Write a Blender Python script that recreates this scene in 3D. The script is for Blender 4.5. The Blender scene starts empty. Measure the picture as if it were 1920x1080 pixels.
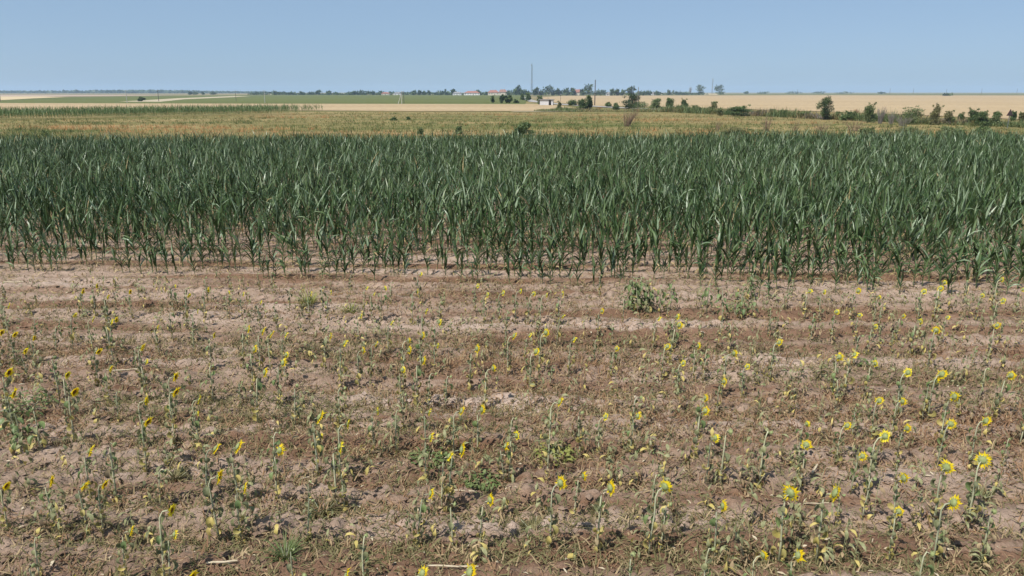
import bpy, math, random
import numpy as np
from mathutils import Vector

# ------------------------------------------------------------------ camera, sky, sun, exposure
SC = bpy.context.scene
COL = SC.collection
R = math.radians
CAM_H = 4.6
PITCH = R(15.0)
FPX = 1371.0                                   # focal length in pixels of a 1920 wide picture
cam_d = bpy.data.cameras.new('camera')
cam_d.sensor_width = 36.0
cam_d.lens = 36.0 * FPX / 1920.0
cam_d.clip_start = 0.1
cam_d.clip_end = 40000
cam = bpy.data.objects.new('camera', cam_d)
cam.location = (0, 0, CAM_H)
cam.rotation_euler = (R(90) - PITCH, 0, 0)
COL.objects.link(cam)
SC.camera = cam

SUN_EL = R(57)
SUN_AZ = math.atan2(-0.42, -0.44)               # towards the sun, measured from +Y to +X (behind, left)
world = bpy.data.worlds.new('World')
SC.world = world
world.use_nodes = True
wn = world.node_tree
bg = wn.nodes['Background']
sky = wn.nodes.new('ShaderNodeTexSky')
sky.sky_type = 'NISHITA'
sky.sun_disc = False
sky.sun_elevation = SUN_EL
sky.sun_rotation = SUN_AZ
sky.altitude = 0
sky.air_density = 0.60
sky.dust_density = 0.8
sky.ozone_density = 4.0
veil = wn.nodes.new('ShaderNodeMix')            # high thin summer haze: an even pale blue over the clear sky
veil.data_type = 'RGBA'
veil.inputs[0].default_value = 0.68
veil.inputs[7].default_value = (2.32, 3.34, 4.50, 1)
wn.links.new(sky.outputs[0], veil.inputs[6])
wn.links.new(veil.outputs[2], bg.inputs[0])
bg.inputs[1].default_value = 0.112

sun_d = bpy.data.lights.new('sun', 'SUN')
sun_d.energy = 5.0
sun_d.angle = R(0.55)
sun_d.color = (1.0, 0.955, 0.89)
sun = bpy.data.objects.new('sun', sun_d)
sv = Vector((math.sin(SUN_AZ) * math.cos(SUN_EL), math.cos(SUN_AZ) * math.cos(SUN_EL), math.sin(SUN_EL)))
sun.rotation_euler = sv.to_track_quat('Z', 'Y').to_euler()
sun.location = (0, 0, 30)
COL.objects.link(sun)

SC.view_settings.view_transform = 'Standard'
SC.view_settings.look = 'None'
SC.view_settings.exposure = 0.30
SC.view_settings.gamma = 1.0
SC.view_settings.use_curve_mapping = False
SC.render.engine = 'CYCLES'
SC.cycles.max_bounces = 6
SC.cycles.transparent_max_bounces = 8
SC.cycles.volume_bounces = 2
SC.cycles.use_denoising = True
SC.cycles.denoising_prefilter = 'ACCURATE'
SC.cycles.denoising_input_passes = 'RGB_ALBEDO_NORMAL'

rng = np.random.RandomState(11)
rnd = random.Random(5)

# ------------------------------------------------------------------ helpers
def hash2(ix, iy, seed):
    n = (ix.astype(np.int64) * 374761393 + iy.astype(np.int64) * 668265263 + seed * 974711) & 0x7fffffff
    n = ((n ^ (n >> 13)) * 1274126177) & 0x7fffffff
    n = (n ^ (n >> 16)) & 0xffff
    return n / 65535.0

def vnoise(x, y, seed=0):
    x = np.asarray(x, float); y = np.asarray(y, float)
    ix = np.floor(x); iy = np.floor(y)
    fx = x - ix; fy = y - iy
    fx = fx * fx * (3 - 2 * fx); fy = fy * fy * (3 - 2 * fy)
    a = hash2(ix, iy, seed); b = hash2(ix + 1, iy, seed)
    c = hash2(ix, iy + 1, seed); d = hash2(ix + 1, iy + 1, seed)
    return (a * (1 - fx) + b * fx) * (1 - fy) + (c * (1 - fx) + d * fx) * fy

def fbm(x, y, seed=0, oct=3):
    s = 0; a = 0.5; t = 0
    for i in range(oct):
        s = s + a * vnoise(x * 2 ** i, y * 2 ** i, seed + i * 17); t += a; a *= 0.5
    return s / t

ROW_TILT = 0.055
ROW_STEP = 0.7
def row_v(x, y): return y + ROW_TILT * x
def soil_h(x, y):
    x = np.asarray(x, float); y = np.asarray(y, float)
    v = row_v(x, y)
    ridge = 0.028 * np.cos(v / ROW_STEP * 2 * math.pi + 1.3 * fbm(x * .3, y * .3, 3))
    amp = 0.35 + 0.9 * fbm(x * 0.5, v * 0.9, 9)
    fade = np.clip((19.5 - v) / 3.0, 0.25, 1.0)
    cl = np.abs(vnoise(x * 5.2, y * 5.2, 21) - 0.5) * 2
    cl2 = np.abs(vnoise(x * 11, y * 11, 22) - 0.5) * 2
    big = fbm(x * 1.3, y * 1.6, 5) - 0.5
    return ridge + amp * fade * (0.105 * (cl - 0.35) + 0.050 * (cl2 - 0.35)) + 0.14 * big * fade

def ray_dir(px, py):
    u = (px - 960) / FPX; w = (540 - py) / FPX
    return (u, math.cos(PITCH) + math.sin(PITCH) * w, -math.sin(PITCH) + math.cos(PITCH) * w)
def at_z(px, py, z=0.0):                        # the point of height z seen at a pixel
    d = ray_dir(px, py); t = (z - CAM_H) / d[2]
    return (d[0] * t, d[1] * t)
def at_y(px, py, Y):
    d = ray_dir(px, py); t = Y / d[1]
    return (d[0] * t, Y, CAM_H + d[2] * t)
def scale_at(Y): return Y * 1.0353 / FPX        # metres per pixel at distance Y

def tag(o, label=None, cat=None, group=None, kind=None):
    if label: o['label'] = label
    if cat: o['category'] = cat
    if group: o['group'] = group
    if kind: o['kind'] = kind
    return o
def empty(name, loc, rz=0):
    o = bpy.data.objects.new(name, None)
    o.location = loc; o.rotation_euler = (0, 0, rz); o.empty_display_size = 0.2
    COL.objects.link(o); return o
def link(name, me, parent=None, loc=None):
    o = bpy.data.objects.new(name, me)
    if parent: o.parent = parent
    if loc: o.location = loc
    COL.objects.link(o); return o

class MB:                                       # collects pieces; build() links them as one mesh object
    def __init__(self): self.v = []; self.f = []; self.m = []; self.n = 0
    def add(self, verts, faces, mi=0):
        verts = np.asarray(verts, float)
        self.v.append(verts)
        for f in faces: self.f.append(tuple(int(i) + self.n for i in f)); self.m.append(mi)
        self.n += len(verts)
    def mesh(self, name, mats, smooth=False):
        me = bpy.data.meshes.new(name)
        me.from_pydata([tuple(p) for p in np.concatenate(self.v)], [], self.f)
        for m in (mats if isinstance(mats, (list, tuple)) else [mats]): me.materials.append(m)
        me.polygons.foreach_set('material_index', self.m)
        if smooth: me.polygons.foreach_set('use_smooth', [True] * len(self.f))
        me.update(); return me
    def build(self, name, mats, parent=None, loc=None, smooth=False):
        return link(name, self.mesh(name, mats, smooth), parent, loc)
    def box(self, c, s, rz=0, mi=0):
        x, y, z = [k / 2 for k in s]
        p = np.array([(-x, -y, -z), (x, -y, -z), (x, y, -z), (-x, y, -z), (-x, -y, z), (x, -y, z), (x, y, z), (-x, y, z)])
        cr, sr = math.cos(rz), math.sin(rz)
        q = np.stack([p[:, 0] * cr - p[:, 1] * sr + c[0], p[:, 0] * sr + p[:, 1] * cr + c[1], p[:, 2] + c[2]], 1)
        self.add(q, [(0, 3, 2, 1), (4, 5, 6, 7), (0, 1, 5, 4), (1, 2, 6, 5), (2, 3, 7, 6), (3, 0, 4, 7)], mi)
    def tube(self, pts, rad, sides=6, mi=0, cap=True):
        pts = [Vector(p) for p in pts]
        if not isinstance(rad, (list, tuple)): rad = [rad] * len(pts)
        vs = []; fs = []
        for i, p in enumerate(pts):
            t = (pts[min(i + 1, len(pts) - 1)] - pts[max(i - 1, 0)])
            if t.length < 1e-9: t = Vector((0, 0, 1))
            t.normalize()
            a = t.orthogonal() if abs(t.z) < 0.95 else t.cross(Vector((0, 1, 0)))
            a.normalize(); b = t.cross(a)
            for k in range(sides):
                an = 2 * math.pi * k / sides
                vs.append(p + (a * math.cos(an) + b * math.sin(an)) * rad[i])
        for i in range(len(pts) - 1):
            for k in range(sides):
                k2 = (k + 1) % sides
                fs.append((i * sides + k, i * sides + k2, (i + 1) * sides + k2, (i + 1) * sides + k))
        if cap:
            fs.append(tuple(range(sides))[::-1]); fs.append(tuple((len(pts) - 1) * sides + k for k in range(sides)))
        self.add([tuple(v) for v in vs], fs, mi)

def np_mesh(name, verts, polys, mats, mi=None, smooth=False):   # polys: (M,k) array
    me = bpy.data.meshes.new(name)
    M, k = polys.shape
    me.vertices.add(len(verts)); me.vertices.foreach_set('co', np.asarray(verts, np.float32).ravel())
    me.loops.add(M * k); me.loops.foreach_set('vertex_index', polys.astype(np.int32).ravel())
    me.polygons.add(M)
    me.polygons.foreach_set('loop_start', np.arange(0, M * k, k, dtype=np.int32))
    me.polygons.foreach_set('loop_total', np.full(M, k, np.int32))
    for m in (mats if isinstance(mats, (list, tuple)) else [mats]): me.materials.append(m)
    if mi is not None: me.polygons.foreach_set('material_index', np.asarray(mi, np.int32))
    if smooth: me.polygons.foreach_set('use_smooth', np.ones(M, bool))
    me.update(calc_edges=True); me.validate(); return me

def ribbons(P, az, th0, bend, L, W, segs, prof, roll=0.0, fold=0.0, power=1.3):
    """N curved blades: start P, heading az, first elevation th0 falling by bend; two (or three, folded) verts across."""
    P = np.asarray(P, float).reshape(-1, 3); N = len(P)
    az, th0, bend, L, W, roll = [np.broadcast_to(np.asarray(a, float), (N,)) for a in (az, th0, bend, L, W, roll)]
    cx, cy = np.cos(az), np.sin(az)
    cols = 3 if fold else 2
    V = np.zeros((N, segs + 1, cols, 3)); p = P.copy()
    for i in range(segs + 1):
        t = i / segs
        th = th0 - bend * t ** power
        T = np.stack([np.cos(th) * cx, np.cos(th) * cy, np.sin(th)], 1)
        n = np.stack([-np.sin(th) * cx, -np.sin(th) * cy, np.cos(th)], 1)
        s = np.stack([-cy, cx, np.zeros(N)], 1)
        r = roll * (0.3 + 0.7 * t)
        side = s * np.cos(r)[:, None] + n * np.sin(r)[:, None]
        nn = n * np.cos(r)[:, None] - s * np.sin(r)[:, None]
        if i: p = p + T * (L / segs)[:, None]
        w = (W * prof(t) * 0.5)[:, None]
        if fold:
            V[:, i, 0] = p - side * w + nn * w * fold; V[:, i, 1] = p; V[:, i, 2] = p + side * w + nn * w * fold
        else:
            V[:, i, 0] = p - side * w; V[:, i, 1] = p + side * w
    base = (np.arange(N) * (segs + 1) * cols)[:, None]
    q = []
    for i in range(segs):
        for c in range(cols - 1):
            a = i * cols + c
            q.append((a, a + 1, a + cols + 1, a + cols))
    q = np.array(q)
    F = (base[:, None, :] + q[None]).reshape(-1, 4)
    return V.reshape(-1, 3), F

class Bulk:                                     # many blades joined into one 'stuff' mesh
    def __init__(self): self.v = []; self.f = []; self.m = []; self.n = 0
    def add(self, V, F, mi):
        self.v.append(V); self.f.append(F + self.n)
        self.m.append(np.broadcast_to(np.asarray(mi), (len(F),))); self.n += len(V)
    def build(self, name, mats, label):
        me = np_mesh(name, np.concatenate(self.v), np.concatenate(self.f), mats, np.concatenate(self.m))
        return tag(link(name, me), label, None, None, 'stuff')

leafprof = lambda t: max(0.02, min(1.0, 0.45 + 2.2 * t) * (1 - t ** 2.2))
grassprof = lambda t: max(0.03, 1 - t ** 1.4)

# ------------------------------------------------------------------ materials
def new_mat(name):
    m = bpy.data.materials.new(name); m.use_nodes = True
    nt = m.node_tree; b = nt.nodes['Principled BSDF']; return m, nt, b
def ramp(nt, fac, stops):
    r = nt.nodes.new('ShaderNodeValToRGB')
    el = r.color_ramp.elements
    while len(el) < len(stops): el.new(0.5)
    for e, (p, c) in zip(el, stops): e.position = p; e.color = (*c, 1)
    nt.links.new(fac, r.inputs[0]); return r.outputs[0]
def noise(nt, scale, detail=3, vec=None, rough=0.55, stretch=None):
    n = nt.nodes.new('ShaderNodeTexNoise'); n.inputs['Scale'].default_value = scale
    n.inputs['Detail'].default_value = detail; n.inputs['Roughness'].default_value = rough
    if vec is None: vec = pos(nt, stretch)
    nt.links.new(vec, n.inputs['Vector']); return n.outputs['Fac']
def pos(nt, stretch=None):
    g = nt.nodes.new('ShaderNodeNewGeometry').outputs['Position']
    if stretch is None: return g
    mp = nt.nodes.new('ShaderNodeMapping'); mp.inputs['Scale'].default_value = stretch
    mp.inputs['Rotation'].default_value = (0, 0, math.atan(ROW_TILT))
    nt.links.new(g, mp.inputs['Vector']); return mp.outputs[0]
def mix(nt, fac, a, b, mode='MIX'):
    m = nt.nodes.new('ShaderNodeMix'); m.data_type = 'RGBA'; m.blend_type = mode
    if isinstance(fac, (int, float)): m.inputs[0].default_value = fac
    else: nt.links.new(fac, m.inputs[0])
    for k, v in ((6, a), (7, b)):
        if isinstance(v, tuple): m.inputs[k].default_value = (*v, 1)
        else: nt.links.new(v, m.inputs[k])
    return m.outputs[2]

def leaf_mat(name, cols, scale=3.0, rough=0.5, trans=0.25, spec=0.4, tint=None, obj_var=False):
    """leaf colour wandering between the given colours; part of the light passes through"""
    m, nt, b = new_mat(name)
    n = noise(nt, scale, 3)
    c = ramp(nt, n, [(0.28 + 0.44 * i / max(1, len(cols) - 1), k) for i, k in enumerate(cols)])
    if obj_var:
        oi = nt.nodes.new('ShaderNodeObjectInfo').outputs['Random']
        c = mix(nt, 1.0, c, ramp(nt, oi, [(0, (0.75, 0.78, 0.78)), (1, (1.25, 1.2, 1.15))]), 'MULTIPLY')
    nt.links.new(c, b.inputs['Base Color'])
    b.inputs['Roughness'].default_value = rough
    b.inputs['Specular IOR Level'].default_value = spec
    if trans:
        t = nt.nodes.new('ShaderNodeBsdfTranslucent'); nt.links.new(c, t.inputs[0])
        ms = nt.nodes.new('ShaderNodeMixShader'); ms.inputs[0].default_value = trans
        nt.links.new(b.outputs[0], ms.inputs[1]); nt.links.new(t.outputs[0], ms.inputs[2])
        nt.links.new(ms.outputs[0], nt.nodes['Material Output'].inputs[0])
    return m
def plain(name, c, rough=0.7, var=0.12, scale=8.0, metallic=0):
    m, nt, b = new_mat(name)
    n = noise(nt, scale, 4)
    col = ramp(nt, n, [(0.3, tuple(k * (1 - var) for k in c)), (0.7, tuple(min(1, k * (1 + var)) for k in c))])
    nt.links.new(col, b.inputs['Base Color']); b.inputs['Roughness'].default_value = rough
    b.inputs['Metallic'].default_value = metallic
    return m
def field_mat(name, cols, scale, stretch=(1, 1, 1), fine=None, rough=0.95):
    m, nt, b = new_mat(name)
    n = noise(nt, scale, 5, stretch=stretch, rough=0.6)
    c = ramp(nt, n, [(0.3 + 0.4 * i / max(1, len(cols) - 1), k) for i, k in enumerate(cols)])
    if fine:
        f = noise(nt, fine, 3)
        c = mix(nt, 1.0, c, ramp(nt, f, [(0.3, (0.78, 0.78, 0.78)), (0.7, (1.18, 1.18, 1.18))]), 'MULTIPLY')
    nt.links.new(c, b.inputs['Base Color']); b.inputs['Roughness'].default_value = rough
    b.inputs['Specular IOR Level'].default_value = 0.1
    return m

def soil_mat():
    m, nt, b = new_mat('dry_soil')
    big = noise(nt, 0.55, 4, stretch=(0.35, 1.2, 1))
    c = ramp(nt, big, [(0.30, (0.235, 0.166, 0.121)), (0.5, (0.325, 0.240, 0.185)), (0.72, (0.400, 0.313, 0.254))])
    band = noise(nt, 1.0, 4, stretch=(0.085, 1.3, 1), rough=0.6)
    c = mix(nt, 1.0, c, ramp(nt, band, [(0.40, (0.62, 0.50, 0.42)), (0.50, (0.98, 0.96, 0.94)), (0.63, (1.20, 1.21, 1.24))]), 'MULTIPLY')
    mid = noise(nt, 6.0, 5, rough=0.65)
    c = mix(nt, 1.0, c, ramp(nt, mid, [(0.28, (0.70, 0.67, 0.64)), (0.5, (0.98, 0.98, 0.97)), (0.75, (1.22, 1.2, 1.17))]), 'MULTIPLY')
    fine = noise(nt, 42.0, 3, rough=0.7)
    c = mix(nt, 1.0, c, ramp(nt, fine, [(0.3, (0.78, 0.77, 0.76)), (0.7, (1.16, 1.15, 1.14))]), 'MULTIPLY')
    nt.links.new(c, b.inputs['Base Color'])
    b.inputs['Roughness'].default_value = 0.95; b.inputs['Specular IOR Level'].default_value = 0.15
    bp = nt.nodes.new('ShaderNodeBump'); bp.inputs['Strength'].default_value = 1.0; bp.inputs['Distance'].default_value = 0.045
    h = noise(nt, 24.0, 6, rough=0.7)
    nt.links.new(h, bp.inputs['Height']); nt.links.new(bp.outputs[0], b.inputs['Normal'])
    return m

M = dict(
    soil=soil_mat(),
    ground=field_mat('far_land', [(0.13, 0.12, 0.055), (0.22, 0.18, 0.09), (0.27, 0.21, 0.11)], 0.01, (0.3, 1, 1), 0.2),
    meadow=field_mat('meadow_ground', [(0.10, 0.11, 0.032), (0.185, 0.155, 0.06), (0.30, 0.215, 0.10)], 0.05, (0.35, 1.5, 1), 0.8),
    wheat=field_mat('ripe_wheat', [(0.325, 0.24, 0.135), (0.363, 0.270, 0.158), (0.395, 0.298, 0.18)], 0.02, (0.3, 1.5, 1), 0.5),
    wheat_pale=field_mat('pale_wheat', [(0.44, 0.345, 0.20), (0.50, 0.40, 0.25)], 0.01, (0.3, 1.5, 1)),
    green_field=field_mat('green_field', [(0.088, 0.100, 0.028), (0.106, 0.120, 0.036), (0.125, 0.135, 0.045)], 0.015, (0.3, 1.5, 1), 0.3),
    olive=field_mat('olive_field', [(0.125, 0.125, 0.045), (0.15, 0.145, 0.055)], 0.01, (0.3, 1.5, 1)),
    pink=field_mat('far_fallow', [(0.34, 0.25, 0.19), (0.38, 0.29, 0.22)], 0.006, (0.3, 1.5, 1)),
    track=field_mat('pale_track', [(0.36, 0.30, 0.20), (0.42, 0.36, 0.26)], 0.15, (1, 1, 1), 1.0),
    road=field_mat('road_surface', [(0.28, 0.26, 0.24), (0.36, 0.34, 0.31)], 0.4, (1, 1, 1), 3.0),
    corn=leaf_mat('corn_leaf', [(0.012, 0.031, 0.008), (0.031, 0.063, 0.017), (0.062, 0.104, 0.030)], 2.2, 0.5, 0.10, 0.28),
    corn_mid=leaf_mat('corn_leaf_mid', [(0.064, 0.104, 0.033), (0.118, 0.168, 0.064)], 3, 0.45, 0.12, 0.38),
    corn_highlight=leaf_mat('corn_leaf_highlight', [(0.13, 0.19, 0.10), (0.22, 0.28, 0.17)], 4, 0.42, 0.12, 0.45),  # glossy highlights on scattered leaves, put into a paler leaf colour
    corn_dry=leaf_mat('corn_leaf_dry', [(0.20, 0.15, 0.07), (0.36, 0.27, 0.13), (0.48, 0.38, 0.22)], 5, 0.7, 0.2, 0.2),
    corn_stalk=leaf_mat('corn_stalk', [(0.06, 0.10, 0.04), (0.12, 0.14, 0.06)], 6, 0.5, 0),
    far_corn=leaf_mat('far_corn_leaf', [(0.05, 0.095, 0.025), (0.095, 0.155, 0.045), (0.16, 0.21, 0.075)], 1.2, 0.5, 0.2, 0.3),
    sf_stem=leaf_mat('sunflower_stem', [(0.30, 0.31, 0.19), (0.46, 0.46, 0.32)], 9, 0.6, 0, 0.3, obj_var=True),
    sf_leaf=leaf_mat('sunflower_leaf', [(0.115, 0.13, 0.06), (0.195, 0.205, 0.105), (0.29, 0.29, 0.17)], 22, 0.65, 0.2, 0.25, obj_var=True),
    sf_leaf_fresh=leaf_mat('sunflower_leaf_fresh', [(0.11, 0.165, 0.055), (0.19, 0.245, 0.10)], 18, 0.5, 0.25, 0.35, obj_var=True),
    sf_leaf_yellow=leaf_mat('sunflower_leaf_yellow', [(0.34, 0.29, 0.08), (0.48, 0.40, 0.16)], 9, 0.6, 0.25, 0.3, obj_var=True),
    sf_leaf_dry=leaf_mat('sunflower_leaf_dry', [(0.06, 0.05, 0.04), (0.20, 0.15, 0.09), (0.40, 0.32, 0.19)], 8, 0.8, 0.1, 0.2, obj_var=True),
    petal=leaf_mat('sunflower_petal', [(0.78, 0.55, 0.012), (0.86, 0.68, 0.020), (0.88, 0.75, 0.04)], 20, 0.55, 0.55, 0.25),
    petal_pale=leaf_mat('sunflower_petal_pale', [(0.74, 0.60, 0.025), (0.84, 0.72, 0.05)], 20, 0.55, 0.3, 0.25),
    disc=leaf_mat('sunflower_disc', [(0.10, 0.045, 0.012), (0.22, 0.11, 0.02)], 60, 0.9, 0, 0.1),
    bract=leaf_mat('sunflower_bract', [(0.18, 0.22, 0.075), (0.28, 0.31, 0.14)], 30, 0.6, 0.1, 0.3),
    weed_red=leaf_mat('dry_weed_russet', [(0.17, 0.095, 0.055), (0.25, 0.15, 0.085), (0.33, 0.21, 0.12)], 1.5, 0.8, 0.2, 0.15),
    weed_tan=leaf_mat('dry_weed_tan', [(0.30, 0.22, 0.12), (0.42, 0.32, 0.19)], 2.0, 0.8, 0.25, 0.15),
    weed_olive=leaf_mat('weed_olive', [(0.13, 0.12, 0.05), (0.20, 0.18, 0.085)], 2.0, 0.7, 0.25, 0.2),
    weed_green=leaf_mat('weed_green', [(0.085, 0.125, 0.04), (0.14, 0.185, 0.062), (0.21, 0.245, 0.105)], 6, 0.55, 0.25, 0.3),
    weed_lime=leaf_mat('weed_lime', [(0.20, 0.22, 0.05), (0.30, 0.30, 0.09)], 6, 0.6, 0.25, 0.3),
    straw=leaf_mat('pale_straw', [(0.40, 0.33, 0.22), (0.55, 0.47, 0.34)], 20, 0.7, 0.05, 0.2),
    m_green=leaf_mat('meadow_grass_green', [(0.07, 0.105, 0.025), (0.125, 0.15, 0.045)], 0.15, 0.7, 0.25, 0.2),
    m_dark=leaf_mat('meadow_weed_dark', [(0.06, 0.085, 0.022), (0.11, 0.135, 0.04)], 0.3, 0.7, 0.25, 0.2),
    m_olive=leaf_mat('meadow_grass_olive', [(0.13, 0.125, 0.042), (0.20, 0.175, 0.068)], 0.15, 0.8, 0.25, 0.15),
    m_tan=leaf_mat('meadow_grass_tan', [(0.27, 0.195, 0.095), (0.38, 0.28, 0.145)], 0.15, 0.8, 0.25, 0.15),
    m_orange=leaf_mat('meadow_grass_orange', [(0.36, 0.19, 0.08), (0.45, 0.25, 0.11)], 0.15, 0.8, 0.25, 0.15),
    tree_dark=leaf_mat('tree_leaf_dark', [(0.03, 0.055, 0.022), (0.06, 0.095, 0.038)], 0.8, 0.55, 0.2, 0.3),
    bush=leaf_mat('bush_leaf', [(0.06, 0.10, 0.03), (0.11, 0.16, 0.055), (0.17, 0.215, 0.085)], 1.5, 0.55, 0.2, 0.3),
    bush_mid=leaf_mat('bush_leaf_mid', [(0.045, 0.075, 0.025), (0.08, 0.12, 0.04)], 1.5, 0.55, 0.2, 0.3),
    bush_light=leaf_mat('bush_leaf_light', [(0.13, 0.17, 0.065), (0.22, 0.25, 0.11)], 1.5, 0.55, 0.25, 0.3),
    bush_olive=leaf_mat('bush_leaf_olive', [(0.15, 0.15, 0.06), (0.24, 0.22, 0.10)], 1.5, 0.6, 0.25, 0.25),
    dry_twig=leaf_mat('dry_twig', [(0.15, 0.10, 0.07), (0.24, 0.17, 0.12)], 3, 0.85, 0, 0.1),
    grey_twig=leaf_mat('grey_dry_stalk', [(0.13, 0.115, 0.10), (0.22, 0.19, 0.17)], 3, 0.85, 0, 0.1),
    bark=plain('bark', (0.09, 0.07, 0.055), 0.9, 0.25, 6),
    concrete=plain('pole_concrete', (0.42, 0.40, 0.37), 0.85, 0.15, 4),
    wood_pole=plain('pole_wood', (0.06, 0.05, 0.045), 0.85, 0.25, 4),
    steel=plain('galvanised_steel', (0.22, 0.23, 0.24), 0.5, 0.1, 4, 0.6),
    white=plain('white_plaster', (0.74, 0.72, 0.72), 0.85, 0.06, 2),
    grey_white=plain('weathered_white_wall', (0.56, 0.55, 0.55), 0.85, 0.08, 2),
    cream=plain('cream_plaster', (0.62, 0.55, 0.44), 0.85, 0.08, 2),
    roof_red=plain('roof_tile_red', (0.27, 0.12, 0.09), 0.8, 0.18, 2),
    roof_brown=plain('roof_tile_brown', (0.24, 0.13, 0.10), 0.8, 0.18, 2),
    roof_grey=plain('roof_sheet_grey', (0.22, 0.21, 0.21), 0.7, 0.12, 2),
    glass=plain('dark_window_glass', (0.03, 0.035, 0.04), 0.15, 0.1, 2),
    sign_back=plain('sign_back', (0.055, 0.035, 0.035), 0.7, 0.2, 6),
    sign_rim=plain('sign_rim', (0.22, 0.05, 0.04), 0.6, 0.1, 6),
)

# ------------------------------------------------------------------ setting: ground, fields, road
def sheet(name, pts, z, mat, label, sub=None):
    me = bpy.data.meshes.new(name)
    me.from_pydata([(x, y, z) for x, y in pts], [], [tuple(range(len(pts)))])
    me.materials.append(mat); me.update()
    if me.polygons[0].normal.z < 0: me.flip_normals()
    return tag(link(name, me), label, None, None, 'structure')
def px_sheet(name, pix, z, mat, label): return sheet(name, [at_z(x, y, z) for x, y in pix], z, mat, label)

FAR = 11000
gm = MB()
gv = []; gf = []
rings = [0, 60, 150, 400, 1000, 2500, 6000, FAR]; seg = 48
gv.append((0, 0, -0.35))
for r in rings[1:]:
    for k in range(seg): gv.append((r * math.cos(2 * math.pi * k / seg), r * math.sin(2 * math.pi * k / seg), -0.35))
for k in range(seg): gf.append((0, 1 + k, 1 + (k + 1) % seg))
for i in range(len(rings) - 2):
    for k in range(seg):
        a = 1 + i * seg; b = a + seg; k2 = (k + 1) % seg
        gf.append((a + k, b + k, b + k2, a + k2))
gm.add(gv, gf); tag(gm.build('ground', M['ground']), 'flat open farmland reaching the horizon', None, None, 'structure')

# near field soil with clods and row ridges
ys = [2.2]
while ys[-1] < 19.5: ys.append(ys[-1] * 1.0058)
while ys[-1] < 66: ys.append(ys[-1] * 1.022)
ys = np.array(ys); us = np.linspace(-1, 1, 421)
YY, UU = np.meshgrid(ys, us, indexing='ij')
XX = UU * (0.80 * YY + 3.5)
ZZ = soil_h(XX, YY)
ZZ[-1] = -0.3; ZZ[0] = -0.3; ZZ[:, 0] = -0.3; ZZ[:, -1] = -0.3
ny, nx = XX.shape
ii = (np.arange(ny - 1)[:, None] * nx + np.arange(nx - 1)[None]).ravel()
me = np_mesh('soil_field', np.stack([XX, YY, ZZ], -1).reshape(-1, 3), np.stack([ii, ii + 1, ii + nx + 1, ii + nx], 1), M['soil'], None, True)
tag(link('soil_field', me), 'dry cracked pinkish brown soil of the sunflower and corn fields', None, None, 'structure')

Zf = -0.15
sheet('meadow', [(-170, 60), (170, 60), (330, 260), (330, 420), (-330, 420), (-330, 260)], -0.25, M['meadow'], 'rough meadow of olive and tan grass beyond the corn')
px_sheet('stubble_field', [(-500, 192.6), (0, 192.8), (990, 194.5), (1050, 197.5), (1100, 206), (1000, 208), (800, 208.3), (500, 206.5), (-500, 206.5)], Zf, M['wheat'], 'ripe tan wheat strip in front of the green field')
px_sheet('green_field', [(-700, 191.8), (-300, 190), (0, 188.3), (60, 185), (130, 182), (350, 179.2), (530, 178), (990, 177.4), (985, 195.2), (0, 193.2), (-700, 193)], Zf + .02, M['green_field'], 'low green field crop under the village')
px_sheet('pale_wheat_field', [(-700, 190.5), (-300, 189.5), (0, 187.9), (60, 184.6), (130, 181.7), (80, 180.8), (-700, 181.2)], Zf + .04, M['wheat_pale'], 'pale wheat field at the far side of the green slope')
px_sheet('fallow_field', [(-800, 180.9), (150, 180.7), (330, 178.7), (240, 177.9), (-800, 178.4)], Zf + .02, M['pink'], 'distant pinkish fallow field')
px_sheet('farm_track', [(222, 190.6), (300, 190.8), (345, 186.2), (470, 180.6), (440, 180.0), (335, 184), (268, 188)], Zf + .06, M['track'], 'pale bare track slanting across the green field')
px_sheet('village_field', [(530, 177.6), (1000, 177.2), (1000, 175.7), (700, 175.8)], Zf + .05, M['wheat_pale'], 'thin pale stubble strip below the village')
px_sheet('wheat_field', [(1004, 183), (1060, 179.6), (1500, 178.4), (2500, 179.6), (2500, 228), (1930, 224), (1560, 209.5), (1260, 200.5), (1110, 198.5), (1040, 192)], Zf + .01, M['wheat'], 'wide ripe wheat field beyond the road')
px_sheet('olive_field', [(1000, 179.4), (1500, 178.2), (2700, 179.4), (2700, 174.6), (1500, 174.7), (1000, 176.6)], Zf + .03, M['olive'], 'flat olive green field along the horizon')
px_sheet('far_stubble_field', [(1020, 177.6), (1345, 177.4), (1350, 175.6), (1100, 175.6)], Zf + .06, M['wheat_pale'], 'pale stubble field under the distant trees')

def strip(name, pix, width, z, mat, label):
    pts = [Vector((*at_z(x, y, z), 0)) for x, y in pix]; L = []; Rr = []
    for i, p in enumerate(pts):
        t = (pts[min(i + 1, len(pts) - 1)] - pts[max(i - 1, 0)]).normalized(); n = Vector((-t.y, t.x, 0)) * width / 2
        L.append(p + n); Rr.append(p - n)
    mb = MB(); n = len(pts)
    mb.add([(p.x, p.y, z) for p in L + Rr], [(i, i + 1, n + i + 1, n + i) for i in range(n - 1)])
    return tag(mb.build(name, mat), label, None, None, 'structure')
strip('road', [(2300, 246), (1920, 232), (1760, 226.3), (1600, 220.8), (1450, 214.5), (1300, 207.5), (1160, 201.5), (1060, 196), (1002, 190.5), (986, 185.5), (985, 182)], 5.0, -0.08, M['road'], 'pale country road running past the bushes to the village')
strip('path', [(960, 209.0), (1100, 207.8), (1250, 207.2), (1340, 209.5)], 3.5, -0.09, M['track'], 'pale dirt path at the end of the meadow')

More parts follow.
